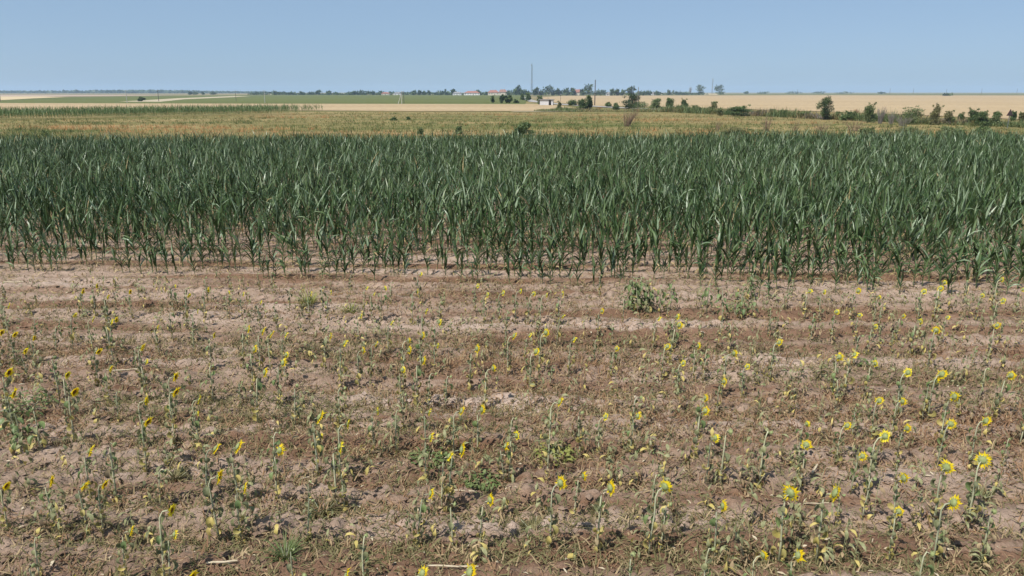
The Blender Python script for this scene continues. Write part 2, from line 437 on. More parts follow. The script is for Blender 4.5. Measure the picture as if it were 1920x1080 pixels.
# ------------------------------------------------------------------ corn
def corn_front(x): return 18.75 - 0.11 * (x + 13) * 0.9 + 1.5 * (vnoise(x * 0.55, x * 0 + 3.3, 91) - .5) + 0.9 * (vnoise(x * 1.9, x * 0 + 7.7, 92) - .5)   # near edge of the crop
def corn_back(x): return 58.0 + 0.07 * (x + 40)
def corn_height(x, y):
    e = np.clip((y - corn_front(x)) / 5.0, 0, 1)
    return (0.68 + 0.90 * e) * (0.88 + 0.24 * fbm(x * .4, y * .4, 31))

plants = []
v0 = 16.2
k = 0
while v0 + k * ROW_STEP < 66:
    v = v0 + k * ROW_STEP
    half = 0.74 * v + 3.0
    step = 0.20 if v < 40 else 0.19
    xs = np.arange(-half, half, step); xs = xs + rng.uniform(-.07, .07, len(xs))
    yy = v - 0.10 * xs + rng.uniform(-.05, .05, len(xs))
    ok = (yy > corn_front(xs)) & (yy < corn_back(xs))
    e = np.clip((yy - corn_front(xs)) / 6.0, 0, 1)
    ok &= rng.rand(len(xs)) < 0.58 + 0.38 * np.clip(e * 2, 0, 1)
    ok &= ~((fbm(xs * .5, yy * .5, 77) < 0.20) & (e < 0.9))
    plants.append(np.stack([xs[ok], yy[ok]], 1)); k += 1
plants = np.concatenate(plants)
# the ones that show largest: nearest and inside the view
inview = np.abs(plants[:, 0]) < 0.705 * (plants[:, 1] * .966 + 1.2) + 0.3
order = np.argsort(np.where(inview, plants[:, 1] - corn_front(plants[:, 0]) * 0.55, 1e9))
NI = 290
front_idx = order[:NI]; rest = np.ones(len(plants), bool); rest[front_idx] = False
back = plants[rest]

def corn_variant(i, r):
    """parts of one corn plant of height about 1: stalk and its leaves"""
    parts = []
    mb = MB(); top = 0.62; lean = r.uniform(-.05, .05)
    mb.tube([(0, 0, -.05), (lean * .3, 0, .2), (lean * .7, 0, .42), (lean, 0, top)], [.014, .013, .011, .006], 5)
    parts.append(('stalk', mb.mesh('stalk', M['corn_stalk'])))
    nl = r.choice([9, 10, 11]); az = r.uniform(0, 6.28)
    for j in range(nl):
        z = 0.10 + 0.50 * j / (nl - 1); a = az + j * math.pi + r.gauss(0, .35)
        low = j < r.choice([1, 2, 2, 3])
        L = (r.uniform(.22, .34) if low else r.uniform(.38, .60)) * (1.0 if j < nl - 2 else 0.8)
        th = r.uniform(.2, .9) if low else r.uniform(1.0, 1.42)
        bend = r.uniform(1.0, 2.2) if low else r.choice([r.uniform(.05, .5), r.uniform(.1, .6), r.uniform(.3, .9), r.uniform(.9, 2.0)])
        W = r.uniform(.024, .038) if low else r.uniform(.048, .078)
        V, F = ribbons([(lean * z / top, 0, z)], a, th, bend, L, W, 6, leafprof, r.uniform(-1.2, 1.2), 0.45)
        mt = M['corn_dry'] if low and r.random() < .85 else r.choice([M['corn_highlight'], M['corn_mid'], M['corn_mid'], M['corn_mid'], M['corn'], M['corn'], M['corn'], M['corn']])
        parts.append(('leaf', np_mesh('leaf', V, F, mt)))
    return parts
cvars = [corn_variant(i, rnd) for i in range(14)]

ORD = ['first', 'second', 'third', 'fourth', 'fifth', 'sixth', 'seventh', 'eighth', 'ninth', 'tenth', 'eleventh', 'twelfth', 'thirteenth', 'fourteenth', 'fifteenth', 'sixteenth', 'seventeenth', 'eighteenth', 'nineteenth', 'twentieth']
def ordinal(n):
    if n <= 20: return ORD[n - 1]
    t = {2: 'twenty', 3: 'thirty', 4: 'forty', 5: 'fifty', 6: 'sixty', 7: 'seventy', 8: 'eighty', 9: 'ninety'}
    if n % 10 == 0: return {20: 'twentieth', 30: 'thirtieth', 40: 'fortieth', 50: 'fiftieth', 60: 'sixtieth', 70: 'seventieth', 80: 'eightieth', 90: 'ninetieth'}[n] if n < 100 else str(n) + 'th'
    return (t[n // 10] + '-' + ORD[n % 10 - 1]) if n < 100 else str(n) + 'th'
def copy_thing(name, parts, loc, rz, s, tilt=(0, 0)):
    t = empty(name, loc, rz); t.scale = (s, s, s); t.rotation_euler = (tilt[0], tilt[1], rz)
    t.empty_display_size = 0.1
    last = None
    for p in parts:
        par = t
        nm, me = p[0], p[1]
        if nm.startswith('>'): par = last; nm = nm[1:]
        o = link(nm, me, par)
        if not p[0].startswith('>'): last = o
    return t

fr = plants[front_idx]
fr = fr[np.argsort(fr[:, 0])]
sizes = []
for i, (x, y) in enumerate(fr):
    h = float(corn_height(x, y)) * rnd.uniform(.85, 1.12) / 1.02
    t = copy_thing('corn_plant', cvars[rnd.randrange(len(cvars))], (x, y, float(soil_h(x, y)) - .01), rnd.uniform(0, 6.28), h, (rnd.gauss(0, .05), rnd.gauss(0, .05)))
    look = 'small stunted' if h < .80 else ('knee high' if h < .95 else 'taller')
    edge = 'at the soil edge' if y - corn_front(x) < 1.2 else 'behind the edge'
    tag(t, f'{look} corn plant {edge}, {ordinal(i + 1)} from left along the field front', 'corn plant', 'corn plants along the near edge of the corn field')

def corn_bulk(P, H, leaves, segs, mats, name, label, wmul=1.0, stalk=True, dryp=.08):
    N = len(P); b = Bulk()
    base = np.concatenate([P, soil_h(P[:, 0], P[:, 1])[:, None] * (P[:, 1:2] < 66)], 1)
    if stalk:
        V, F = ribbons(base, rng.uniform(0, 6.28, N), np.full(N, 1.55), 0.05, H * .65, 0.026, 1, lambda t: 1 - .5 * t); b.add(V, F, 2)
    az0 = rng.uniform(0, 6.28, N)
    for j in range(leaves):
        f = j / (leaves - 1); z = H * (0.14 + 0.46 * f)
        low = f < 0.2
        p = base.copy(); p[:, 2] += z
        typ = rng.rand(N)
        bend = np.where(typ < .60, rng.uniform(.02, .45, N), np.where(typ < .87, rng.uniform(.4, .9, N), rng.uniform(1.0, 2.1, N)))
        th = rng.uniform(.3, .9, N) if low else rng.uniform(1.08, 1.48, N)
        L = H * rng.uniform(.34, .58, N) * (0.6 if low else 1)
        W = rng.uniform(.03, .055, N) * wmul * (.7 if low else 1)
        V, F = ribbons(p, az0 + j * math.pi + rng.normal(0, .4, N), th, bend, L, W, segs, leafprof, rng.uniform(-1.2, 1.2, N))
        mi = np.where(rng.rand(N) < (.75 if low else .004), 1, rng.choice([0, 0, 0, 0, 0, 0, 0, 4, 4, 4, 4, 3, 3], N))
        b.add(V, F, np.repeat(mi, segs))
    return b.build(name, mats, label)
cm = [M['corn'], M['corn_dry'], M['corn_stalk'], M['corn_highlight'], M['corn_mid']]
d = back[:, 1]
A = back[d < 29]; B = back[(d >= 29)]
corn_bulk(A, corn_height(A[:, 0], A[:, 1]) * rng.uniform(.85, 1.15, len(A)), 9, 4, cm, 'corn_crop', 'dense dark green corn standing behind the edge plants', 1.2)
corn_bulk(B, corn_height(B[:, 0], B[:, 1]) * rng.uniform(.86, 1.16, len(B)), 6, 3, cm, 'corn_crop', 'far part of the dense dark green corn field', 1.15)

# far strip of corn at the left
fp = []
for k2 in range(16):
    for xx in np.arange(-160, -45, 0.36):
        yb = 131 + 0.87 * max(-20, xx + 92) + k2 * 0.9
        if xx > -57 and rnd.random() < (xx + 57) / 13: continue
        fp.append((xx + rnd.uniform(-.12, .12), yb + rnd.uniform(-.2, .2)))
fp = np.array(fp)
corn_bulk(fp, np.full(len(fp), 2.0) * rng.uniform(.8, 1.15, len(fp)), 6, 2, [M['far_corn'], M['m_tan'], M['far_corn'], M['bush_light'], M['far_corn']], 'corn_strip', 'separate strip of taller green corn beyond the meadow', 1.9)

# ------------------------------------------------------------------ meadow grass
b = Bulk()
N = 26000
mx = rng.uniform(-1, 1, N); myy = 62 + (240 - 62) * rng.rand(N) ** 1.25
mx = mx * (0.78 * myy + 6)
yend = 168 + 20 * vnoise(mx * .02, myy * 0, 3)
ok = (myy < yend) & ~((mx > -165) & (mx < -46) & (myy > 130 + .87 * np.maximum(-20, mx + 92)) & (myy < 147 + .87 * np.maximum(-20, mx + 92)))
# keep the road and wheat on the right side clear
rx = np.array([at_z(x, y)[0] for x, y in ((2300, 249), (1920, 235), (1760, 229), (1600, 223.5), (1450, 217), (1300, 210), (1160, 204))])
ry = np.array([at_z(x, y)[1] for x, y in ((2300, 249), (1920, 235), (1760, 229), (1600, 223.5), (1450, 217), (1300, 210), (1160, 204))])
o_ = np.argsort(rx); ok &= ~((mx > rx.min()) & (myy > np.interp(mx, rx[o_], ry[o_]) - 3))
mx = mx[ok]; myy = myy[ok]; N = len(mx)
patch = fbm(mx * .022, myy * .075, 41, 2) + .10 * np.exp(-((mx - 8) / 22) ** 2 - ((myy - 105) / 16) ** 2); patch2 = fbm(mx * .05, myy * .15, 43, 2)
gi = np.where(patch > .60, 0, np.where(patch > .40, 1, 2))
gi = np.where((patch2 > .69) & (gi > 0), 3, gi)
mound = fbm(mx * .11, myy * .16, 49, 2)
gx_ = np.exp(-((myy - 104 - .12 * mx) / 9) ** 2) * ((mx > -20) & (mx < 22))
gi = np.where((gx_ > .45) & (rng.rand(N) < .75), 0, gi)
gi = np.where((myy < 97) & (mx > 4) & (mx < 30) & (rng.rand(N) < .7), 3, gi)
gi = np.where((mound > .66) & (myy < 150), 4, gi)
near_o = (myy < 95) & (vnoise(mx * .06, myy * .05, 47) > .45); gi = np.where(near_o & (rng.rand(N) < .35), 3, gi)
gi = np.where(rng.rand(N) < .12, rng.randint(0, 4, N), gi)
hh = (0.10 + .60 * patch2 + np.where(gi == 4, .35, 0)) * rng.uniform(.6, 1.3, N)
for j in range(7):
    p = np.stack([mx + rng.normal(0, .22, N), myy + rng.normal(0, .22, N), np.full(N, -.25)], 1)
    V, F = ribbons(p, rng.uniform(0, 6.28, N), rng.uniform(.9, 1.5, N), rng.uniform(.1, 1.2, N), hh * rng.uniform(.7, 1.3, N), .06, 1, grassprof)
    b.add(V, F, gi)
b.build('meadow_grass', [M['m_green'], M['m_olive'], M['m_tan'], M['m_orange'], M['m_dark']], 'rough olive, tan and orange grass covering the meadow')

# ------------------------------------------------------------------ ground cover between the sunflowers
def cover_density(x, y):
    v = row_v(x, y)
    band = fbm(x * .11, v * .80, 51, 4)
    dens = np.clip((band - .34) * 3.4 + (vnoise(x * 2.1, y * 2.1, 53) - .5) * .7, 0.24, 1)
    rowm = 0.5 + 0.5 * np.cos(2 * math.pi * ((v - 5.25) / ROW_STEP + .25 * (fbm(x * .4, v * .4, 57) - .5)))
    dens = dens * (0.38 + 0.95 * rowm ** 1.2)
    zone = np.interp(v, [4, 8, 9.5, 11, 15.8, 16.8, 20], [.50, .52, .85, 1.0, 1.0, .60, .45])
    return dens * zone
b = Bulk()
N = 140000
gy = 4.4 * (22.0 / 4.4) ** rng.rand(N) ; gx = rng.uniform(-1, 1, N) * (0.76 * gy + 1.5)
# even density over the ground
keep = rng.rand(N) < cover_density(gx, gy) * np.clip((gy / 11) ** 1.0, .45, 1.3)
gx = gx[keep]; gy = gy[keep]; N = len(gx)
v = row_v(gx, gy)
hue = fbm(gx * .22, v * .6, 61); hue2 = rng.rand(N)
redz = np.interp(v, [5, 9, 10, 13, 14.5], [.35, .6, .85, .8, .45])
mi = np.where(hue2 < redz * np.clip((hue - .25) * 2.4, .1, 1), 0, np.where(hue2 < .80, 2, 1))
mi = np.where(rng.rand(N) < .10, 1, mi); mi = np.where(rng.rand(N) < .008, 3, mi)
size = rng.uniform(.06, .17, N) * np.where(mi == 0, 1.15, 1.0)
gz = soil_h(gx, gy) - .005
print('tufts', N)
for j in range(5):
    sp = size * .6
    p = np.stack([gx + rng.normal(0, 1, N) * sp, gy + rng.normal(0, 1, N) * sp, gz], 1)
    V, F = ribbons(p, rng.uniform(0, 6.28, N), rng.uniform(.35, 1.4, N), rng.uniform(.2, 2.0, N), size * rng.uniform(.6, 1.5, N), rng.uniform(.009, .02, N), 2, grassprof, rng.uniform(-.8, .8, N))
    b.add(V, F, np.repeat(mi, 2))
b.build('dry_weeds', [M['weed_red'], M['weed_tan'], M['weed_olive'], M['weed_green']], 'low dry russet and olive weeds covering the soil between the rows')

# fallen leaf litter and straw bits
b = Bulk()
N = 10000
gy = 4.4 * (22 / 4.4) ** rng.rand(N); gx = rng.uniform(-1, 1, N) * (0.76 * gy + 1.5)
z = soil_h(gx, gy) + .004
mi = rng.choice([0, 0, 1, 2, 2], N)
V, F = ribbons(np.stack([gx, gy, z], 1), rng.uniform(0, 6.28, N), rng.uniform(-.1, .6, N), rng.uniform(.2, 1.4, N), rng.uniform(.03, .10, N), rng.uniform(.006, .03, N), 2, lambda t: .3 + t * 1.6 if t < .6 else 1.5 - t, rng.uniform(-.5, .5, N))
b.add(V, F, np.repeat(mi, 2))
b.build('leaf_litter', [M['sf_leaf_dry'], M['straw'], M['weed_tan']], 'shed dry leaves and straw bits scattered over the soil')

# dry corn leaves shed along the edge of the crop
b = Bulk(); N = 3600
gx = rng.uniform(-20, 20, N); gy = corn_front(gx) + rng.normal(.9, 1.3, N)
V, F = ribbons(np.stack([gx, gy, soil_h(gx, gy) + .01], 1), rng.uniform(0, 6.28, N), rng.uniform(0, 1.1, N), rng.uniform(.3, 2.0, N), rng.uniform(.12, .38, N), rng.uniform(.015, .035, N), 3, leafprof, rng.uniform(-.8, .8, N))
b.add(V, F, np.repeat(rng.choice([0, 0, 0, 1, 2], N), 3))
b.build('corn_litter', [M['corn_dry'], M['weed_olive'], M['sf_leaf_dry']], 'shed dry corn leaves on the soil at the foot of the corn')

# loose clods
b = Bulk()
N = 6500
gy = 4.4 * (18 / 4.4) ** rng.rand(N); gx = rng.uniform(-1, 1, N) * (0.76 * gy + 1.5)
r = 0.010 + 0.045 * rng.rand(N) ** 2.4
octa = np.array([(1, 0, 0), (.6, .6, .35), (0, 1, 0), (-.7, .6, .2), (-1, 0, 0), (-.5, -.7, .3), (0, -1, 0), (.7, -.6, .3), (0, 0, .8), (0, 0, -.5)])
Vc = octa[None] * r[:, None, None] * rng.uniform(.7, 1.25, (N, 10, 1)) * np.stack([rng.uniform(.8, 1.3, N), rng.uniform(.8, 1.3, N), rng.uniform(.6, 1, N)], 1)[:, None, :]
Vc += np.stack([gx, gy, soil_h(gx, gy) + r * .25], 1)[:, None, :]
fc = np.array([(8, i, (i + 1) % 8, 8) for i in range(8)])
tri = np.array([(8, i, (i + 1) % 8) for i in range(8)])
Ft = (np.arange(N)[:, None, None] * 10 + tri[None]).reshape(-1, 3)
tag(link('soil_clods', np_mesh('soil_clods', Vc.reshape(-1, 3), Ft, M['soil'])), 'loose crumbled clods lying on the dry soil', None, None, 'stuff')

# ------------------------------------------------------------------ sunflowers
def sf_leaf_mesh(r, z, sx, a, size, mat, droop):
    """petiole and a heart shaped blade hanging from it"""
    pl = size * r.uniform(.30, .62)
    ca, sa = math.cos(a), math.sin(a)
    el = r.uniform(.1, .7)
    p0 = np.array([sx, 0, z]); p1 = p0 + pl * np.array([math.cos(el) * ca, math.cos(el) * sa, math.sin(el)])
    Vp, Fp = ribbons([p0], a, el, 0.1, pl, .006, 1, lambda t: 1, 0)
    prof = lambda t: [0.35, 0.9, 1.0, 0.82, 0.5, 0.05][min(5, int(round(t * 5)))]
    V, F = ribbons([p1 - 0.0], a + r.uniform(-.4, .4), el - droop * .45, droop, size, size * r.uniform(.42, .72), 5, prof, r.uniform(-1.1, 1.1), r.choice([.4, .8, 1.2, -.7]), 0.8)
    return np_mesh('leaf', np.concatenate([Vp, V]), np.concatenate([Fp, F + len(Vp)]), mat)

def head_meshes(r, c, nrm, rad, kind):
    """receptacle with bracts, disc, petals; c centre, nrm facing"""
    n = Vector(nrm).normalized(); a = n.cross(Vector((0, 0, 1))).normalized(); bb = n.cross(a)
    C = Vector(c)
    rr = rad * (.46 if kind != 'bud' else .8)
    K = 10
    mb = MB(); vs = []; fs = []
    prof = [(0.30, -.75), (.75, -.55), (1.0, -.1), (.92, .12)] if kind != 'bud' else [(0.3, -.9), (.85, -.5), (1.0, .15), (.55, .7)]
    for rad_, dep in prof:
        for k in range(K):
            an = 2 * math.pi * k / K
            vs.append(C + n * dep * rr * .8 + (a * math.cos(an) + bb * math.sin(an)) * rr * rad_)
    for i in range(len(prof) - 1):
        for k in range(K): fs.append((i * K + k, i * K + (k + 1) % K, (i + 1) * K + (k + 1) % K, (i + 1) * K + k))
    fs.append(tuple(range(K))[::-1])
    if kind == 'bud': fs.append(tuple((len(prof) - 1) * K + k for k in range(K)))
    mb.add([tuple(v) for v in vs], fs)
    nb = 12
    for k in range(nb):                                        # pointed bracts round the rim
        an = 2 * math.pi * k / nb + r.uniform(-.1, .1)
        e = a * math.cos(an) + bb * math.sin(an); s = n.cross(e)
        ln = rr * r.uniform(.35, .6)
        b0 = C + e * rr * .92 - n * rr * .22
        mb.add([tuple(b0 - s * rr * .2), tuple(b0 + s * rr * .2), tuple(b0 + e * ln * .6 + s * rr * .12 + n * ln * .1), tuple(b0 + e * ln - n * ln * .1)], [(0, 1, 2, 3)])
    out = [('flower_head', mb.mesh('flower_head', M['bract'], True))]
    if kind == 'bud':
        return out
    md = MB(); vs = [tuple(C + n * rr * .22)]
    for q, dz in ((.42, .24), (.80, .10)):
        for k in range(K):
            an = 2 * math.pi * k / K
            vs.append(tuple(C + n * rr * dz + (a * math.cos(an) + bb * math.sin(an)) * rr * q))
    fs = [(0, 1 + k, 1 + (k + 1) % K) for k in range(K)] + [(1 + k, 1 + K + k, 1 + K + (k + 1) % K, 1 + (k + 1) % K) for k in range(K)]
    md.add(vs, fs); out.append(('>disc', md.mesh('disc', M['disc'])))
    mp = MB(); np_ = r.choice([17, 19, 21, 23])
    sweep = r.uniform(-.15, .5)
    for layer in range(2):
        for k in range(np_):
            if r.random() < .12: continue
            an = 2 * math.pi * (k + .5 * layer) / np_ + r.uniform(-.06, .06)
            e = a * math.cos(an) + bb * math.sin(an); s = n.cross(e)
            ln = (rad - rr * .85) * r.uniform(.65, 1.3) * (1 if layer == 0 else .85)
            w = rad * r.uniform(.16, .23); tw = r.uniform(-.55, .55)
            sw = s * math.cos(tw) + n * math.sin(tw)
            b0 = C + e * rr * .72 + n * rr * (.04 + .07 * layer)
            m1 = b0 + e * ln * .5 + n * ln * (sweep * .3 + r.uniform(-.08, .12)); m2 = b0 + e * ln + n * ln * (sweep + r.uniform(-.5, .5)) + s * ln * r.uniform(-.2, .2)
            mp.add([tuple(b0 - sw * w * .4), tuple(b0 + sw * w * .4), tuple(m1 + sw * w * .62), tuple(m1 - sw * w * .62), tuple(m2)], [(0, 1, 2, 3), (3, 2, 4)])
    out.append(('>petals', mp.mesh('petals', M['petal'] if kind == 'open' else M['petal_pale'])))
    return out

def sunflower_variant(r, kind, rad, h=0.72, fresh=False):
    """stem rising and nodding towards +X, leaves along it, flower head; all relative to the foot"""
    parts = []
    lean = r.uniform(-.04, .05); nod = r.uniform(.05, .10) if kind != 'bud' else r.uniform(.04, .12)
    if kind == 'none':
        nod = r.uniform(.10, .16)
    pts = [(0, 0, -.04), (lean * .3, r.uniform(-.01, .01), h * .3), (lean * .7, r.uniform(-.015, .015), h * .65), (lean, 0, h * .9), (lean + nod * .35, 0, h * .985), (lean + nod * .85, 0, h * (1.0 if kind != 'bud' else .96))]
    mb = MB(); mb.tube(pts, [.011, .0105, .0095, .008, .0065, .007], 5)
    parts.append(('stem', mb.mesh('stem', M['sf_stem'], True)))
    nl = r.choice([12, 13, 14, 15, 16]); a = r.uniform(0, 6.28)
    for j in range(nl):
        f = j / (nl - 1); z = h * (.10 + .76 * f); a += 2.4 + r.uniform(-.4, .4)
        if f < .34:
            mt = r.choice([M['sf_leaf_dry'], M['sf_leaf_dry'], M['sf_leaf_yellow'], M['sf_leaf_yellow']]); s = r.uniform(.065, .11); dr = r.uniform(1.9, 2.9)
        elif f < .62:
            mt = r.choice([M['sf_leaf'], M['sf_leaf'], M['sf_leaf_yellow'], M['sf_leaf_dry']]); s = r.uniform(.075, .12); dr = r.uniform(1.7, 2.7)
        else:
            mt = r.choice([M['sf_leaf'], M['sf_leaf'], M['sf_leaf_fresh']]); s = r.uniform(.065, .115); dr = r.uniform(1.3, 2.5)
        if fresh:
            mt = r.choice([M['sf_leaf_fresh'], M['sf_leaf'], M['sf_leaf_fresh']]) if f > .2 else mt; s *= 1.45; dr = r.uniform(.8, 1.8)
        parts.append(('leaf', sf_leaf_mesh(r, z, lean * f, a, s, mt, dr)))
    tilt = r.uniform(-.6, .05) if kind != 'bud' else r.uniform(-1.1, -.3)
    nrm = (math.cos(tilt), r.uniform(-.15, .15), math.sin(tilt))
    c = (lean + nod + rad * .28, 0, h * (1.0 if kind != 'bud' else .955) + rad * .05)
    parts += head_meshes(r, c, nrm, rad, kind)
    return dict(parts=parts, c=c, h=h)
SV = {'n': [sunflower_variant(rnd, 'open', rnd.uniform(.078, .094)) for _ in range(9)],
      'B': [sunflower_variant(rnd, 'open', rnd.uniform(.086, .100)) for _ in range(6)],
      's': [sunflower_variant(rnd, 'small', rnd.uniform(.066, .080)) for _ in range(7)],
      'b': [sunflower_variant(rnd, 'bud', rnd.uniform(.028, .038)) for _ in range(7)],
      'g': [sunflower_variant(rnd, 'bud', rnd.uniform(.026, .032), .8, True) for _ in range(3)]}

# heads as they stand in the photograph: (column, row, kind) B large, n usual, s small, b green bud
HEADS = '''157 546 n,182 536 s,201 551 s,245 545 n,329 539 s,354 551 s,392 543 n,431 549 s,456 547 s,15 569 s,139 590 s,175 596 s,214 598 n,209 606 s,369 581 s,327 581 b,296 604 s,1 621 n,26 619 n,64 634 n,49 657 B,184 655 n,265 650 n,275 675 s,401 625 s,464 616 n,477 650 n,105 666 b,11 692 B,25 736 B,211 689 n,124 699 s,139 735 n,331 707 n,335 743 n,280 747 n,376 750 s,365 768 s,687 534 s,699 550 s,721 544 s,790 511 s,784 539 s,584 550 s,621 549 s,489 565 s,520 566 b,896 539 s,916 549 s,944 549 s,677 589 s,797 580 s,820 602 s,737 604 s,492 617 n,505 626 n,537 627 s,617 622 n,649 639 s,682 656 n,706 642 n,794 626 n,764 637 n,767 655 n,822 646 s,894 650 n,537 662 s,525 677 n,799 675 n,755 692 s,496 697 n,925 690 n,815 694 b,844 704 b,650 727 b,555 722 b,867 752 n,715 762 s,807 767 s,902 767 n,752 765 b,976 545 s,997 546 s,1024 551 s,1059 551 s,1130 584 n,1055 592 s,1271 589 s,1271 607 n,1237 595 s,965 631 n,991 624 s,1020 622 n,1080 636 s,1006 657 n,1154 652 n,1252 652 n,1311 642 n,1377 657 n,1329 655 b,1280 677 s,1402 685 s,1359 714 n,1321 746 n,1325 772 n,1052 756 n,1194 780 n,1516 544 s,1549 547 s,1606 545 n,1651 550 s,1734 542 s,1765 540 n,1772 526 s,1842 556 s,1876 561 s,1882 529 s,1916 540 s,1567 587 s,1611 585 s,1697 586 n,1730 597 s,1777 594 s,1641 607 s,1754 616 n,1867 607 n,1464 640 n,1574 672 n,1604 664 s,1642 677 s,1702 690 s,1767 697 n,1756 714 n,1892 697 n,1652 750 n,1690 751 n,1784 743 B,1612 755 b,1855 692 b,277 789 n,172 842 n,99 902 n,156 905 n,198 916 n,14 911 n,212 826 b,396 840 n,444 832 n,421 891 n,468 903 n,320 957 s,245 991 n,320 1003 s,357 1081 n,307 880 b,139 1081 s,596 783 n,655 783 s,601 814 s,641 839 s,523 849 n,807 820 n,862 837 n,951 833 B,802 925 n,918 934 n,655 1080 n,793 1075 n,888 1070 n,845 853 s,519 809 b,859 942 b,646 880 b,971 807 s,1134 776 s,1095 774 b,1340 819 s,1370 806 b,1036 810 b,1050 905 n,1093 893 B,1148 913 n,1244 906 n,1358 948 n,1434 1037 n,1253 948 b,1512 793 s,1588 797 n,1777 791 B,1852 790 n,1513 832 B,1612 850 B,1654 807 s,1701 804 n,1776 873 B,1846 862 B,1483 922 B,1562 922 B,1698 895 B,1790 941 B,1690 959 n,1496 1040 B,1446 810 b'''
flowers = []
def foot_for(px, py, var, s, rz):
    z = 0.0
    for _ in range(3):
        x, y = at_z(px, py, z + var['c'][2] * s)
        fx = x - var['c'][0] * s * math.cos(rz); fy = y - var['c'][0] * s * math.sin(rz)
        z = float(soil_h(fx, fy))
    return fx, fy, z
ROW0 = 5.25
for tok in HEADS.split(','):
    px, py, k = tok.split(); px = float(px); py = float(py)
    var = rnd.choice(SV[k])
    rz = R(19 if px > 420 else 4) + rnd.gauss(0, R(13))
    best = None
    lo, hi = (.72, 1.12) if py > 600 else (.66, 1.0)
    for s in np.linspace(lo, hi, 25):
        fx, fy, z = foot_for(px, py, var, s, rz)
        vv = row_v(fx, fy); err = abs((vv - ROW0 + ROW_STEP / 2) % ROW_STEP - ROW_STEP / 2) + .15 * abs(s - .88)
        if best is None or err < best[0]: best = (err, s, fx, fy, z)
    flowers.append(dict(k=k, var=var, rz=rz, s=best[1], x=best[2], y=best[3], z=best[4]))
nh = len(flowers)
# wilted plants without an open flower, standing in the same rows
tries = 0
while len(flowers) < nh + 84 and tries < 5000:
    tries += 1
    row = rnd.choice(range(0, 17)); v = ROW0 + row * ROW_STEP + rnd.gauss(0, .07)
    x = rnd.uniform(-.74, .74) * (v + 1.0); y = v - ROW_TILT * x
    if any((f['x'] - x) ** 2 + (f['y'] - y) ** 2 < .30 ** 2 for f in flowers): continue
    flowers.append(dict(k='b', var=rnd.choice(SV['b']), rz=R(19) + rnd.gauss(0, .6), s=rnd.uniform(.48, .86), x=x, y=y, z=float(soil_h(x, y))))
for px, py, n, sp in ((1232, 582, 5, 26), (1322, 590, 1, 5), (1382, 600, 3, 28), (1190, 585, 3, 16), (60, 850, 3, 30), (1400, 560, 2, 16)):
    for _ in range(n):                                       # leafy green volunteers near the corn
        x, y = at_z(px + rnd.uniform(-sp, sp), py + rnd.uniform(-3, 3))
        flowers.append(dict(k='g', var=rnd.choice(SV['g']), rz=rnd.uniform(0, 6.28), s=rnd.uniform(.7, 1.0), x=x, y=y, z=float(soil_h(x, y))))
rows = {}
for f in flowers:
    rows.setdefault(int(round((row_v(f['x'], f['y']) - ROW0) / ROW_STEP)), []).append(f)
for i, rk in enumerate(sorted(rows)):
    for j, f in enumerate(sorted(rows[rk], key=lambda f: f['x'])):
        t = copy_thing('sunflower', f['var']['parts'], (f['x'], f['y'], f['z'] - .01), f['rz'], f['s'], (rnd.gauss(0, .03), rnd.gauss(0, .03)))
        view = math.atan2(f['x'], f['y']); face = math.pi / 2 - f['rz']
        da = abs((face - view + math.pi) % (2 * math.pi) - math.pi)
        seen = 'from behind' if da < R(62) else ('edge on' if da < R(102) else 'showing brown disc')
        look = {'B': 'large yellow', 'n': 'yellow', 's': 'small pale yellow', 'b': 'wilted budding', 'g': 'leafy green budding'}[f['k']]
        where = f'{ordinal(j + 1)} from left in {ordinal(i + 1)} row from bottom'
        tag(t, f'{look} sunflower {seen if f["k"] in "Bns" else "not flowering"}, {where}', 'sunflower', 'sunflowers in thin rows on the dry field')

# many more small withered plants in the far rows, past the countable ones: one mass
b = Bulk(); N = 620
rr_ = rng.randint(2, 17, N); vv_ = ROW0 + rr_ * ROW_STEP + rng.normal(0, .09, N); xx_ = rng.uniform(-.76, .76, N) * (vv_ + 1.2); yy_ = vv_ - ROW_TILT * xx_
hs = rng.uniform(.25, .70, N); P0 = np.stack([xx_, yy_, soil_h(xx_, yy_) - .01], 1)
V, F = ribbons(P0, rng.uniform(-.3, .9, N), rng.uniform(1.45, 1.57, N), rng.uniform(.1, .7, N), hs, .009, 4, lambda t: 1 - .4 * t, 0, 0, 3.0); b.add(V, F, 1)
for j in range(9):
    f = .12 + .8 * j / 9; P = P0.copy(); P[:, 2] += hs * f; n_ = rng.uniform(-.3, 1.0, N)
    V, F = ribbons(P, rng.uniform(0, 6.28, N), n_, rng.uniform(1.4, 2.6, N), rng.uniform(.08, .16, N), rng.uniform(.025, .05, N), 4, lambda t: [.12, .5, 1, .7, .1][int(round(t * 4))], rng.uniform(-1.2, 1.2, N))
    b.add(V, F, np.repeat(np.where(rng.rand(N) < (.75 if f < .4 else .15), rng.choice([2, 3], N), 1), 4))
b.build('withered_plants', [M['sf_stem'], M['sf_leaf'], M['sf_leaf_yellow'], M['sf_leaf_dry']], 'small withered grey green plants thinly filling the sunflower rows')

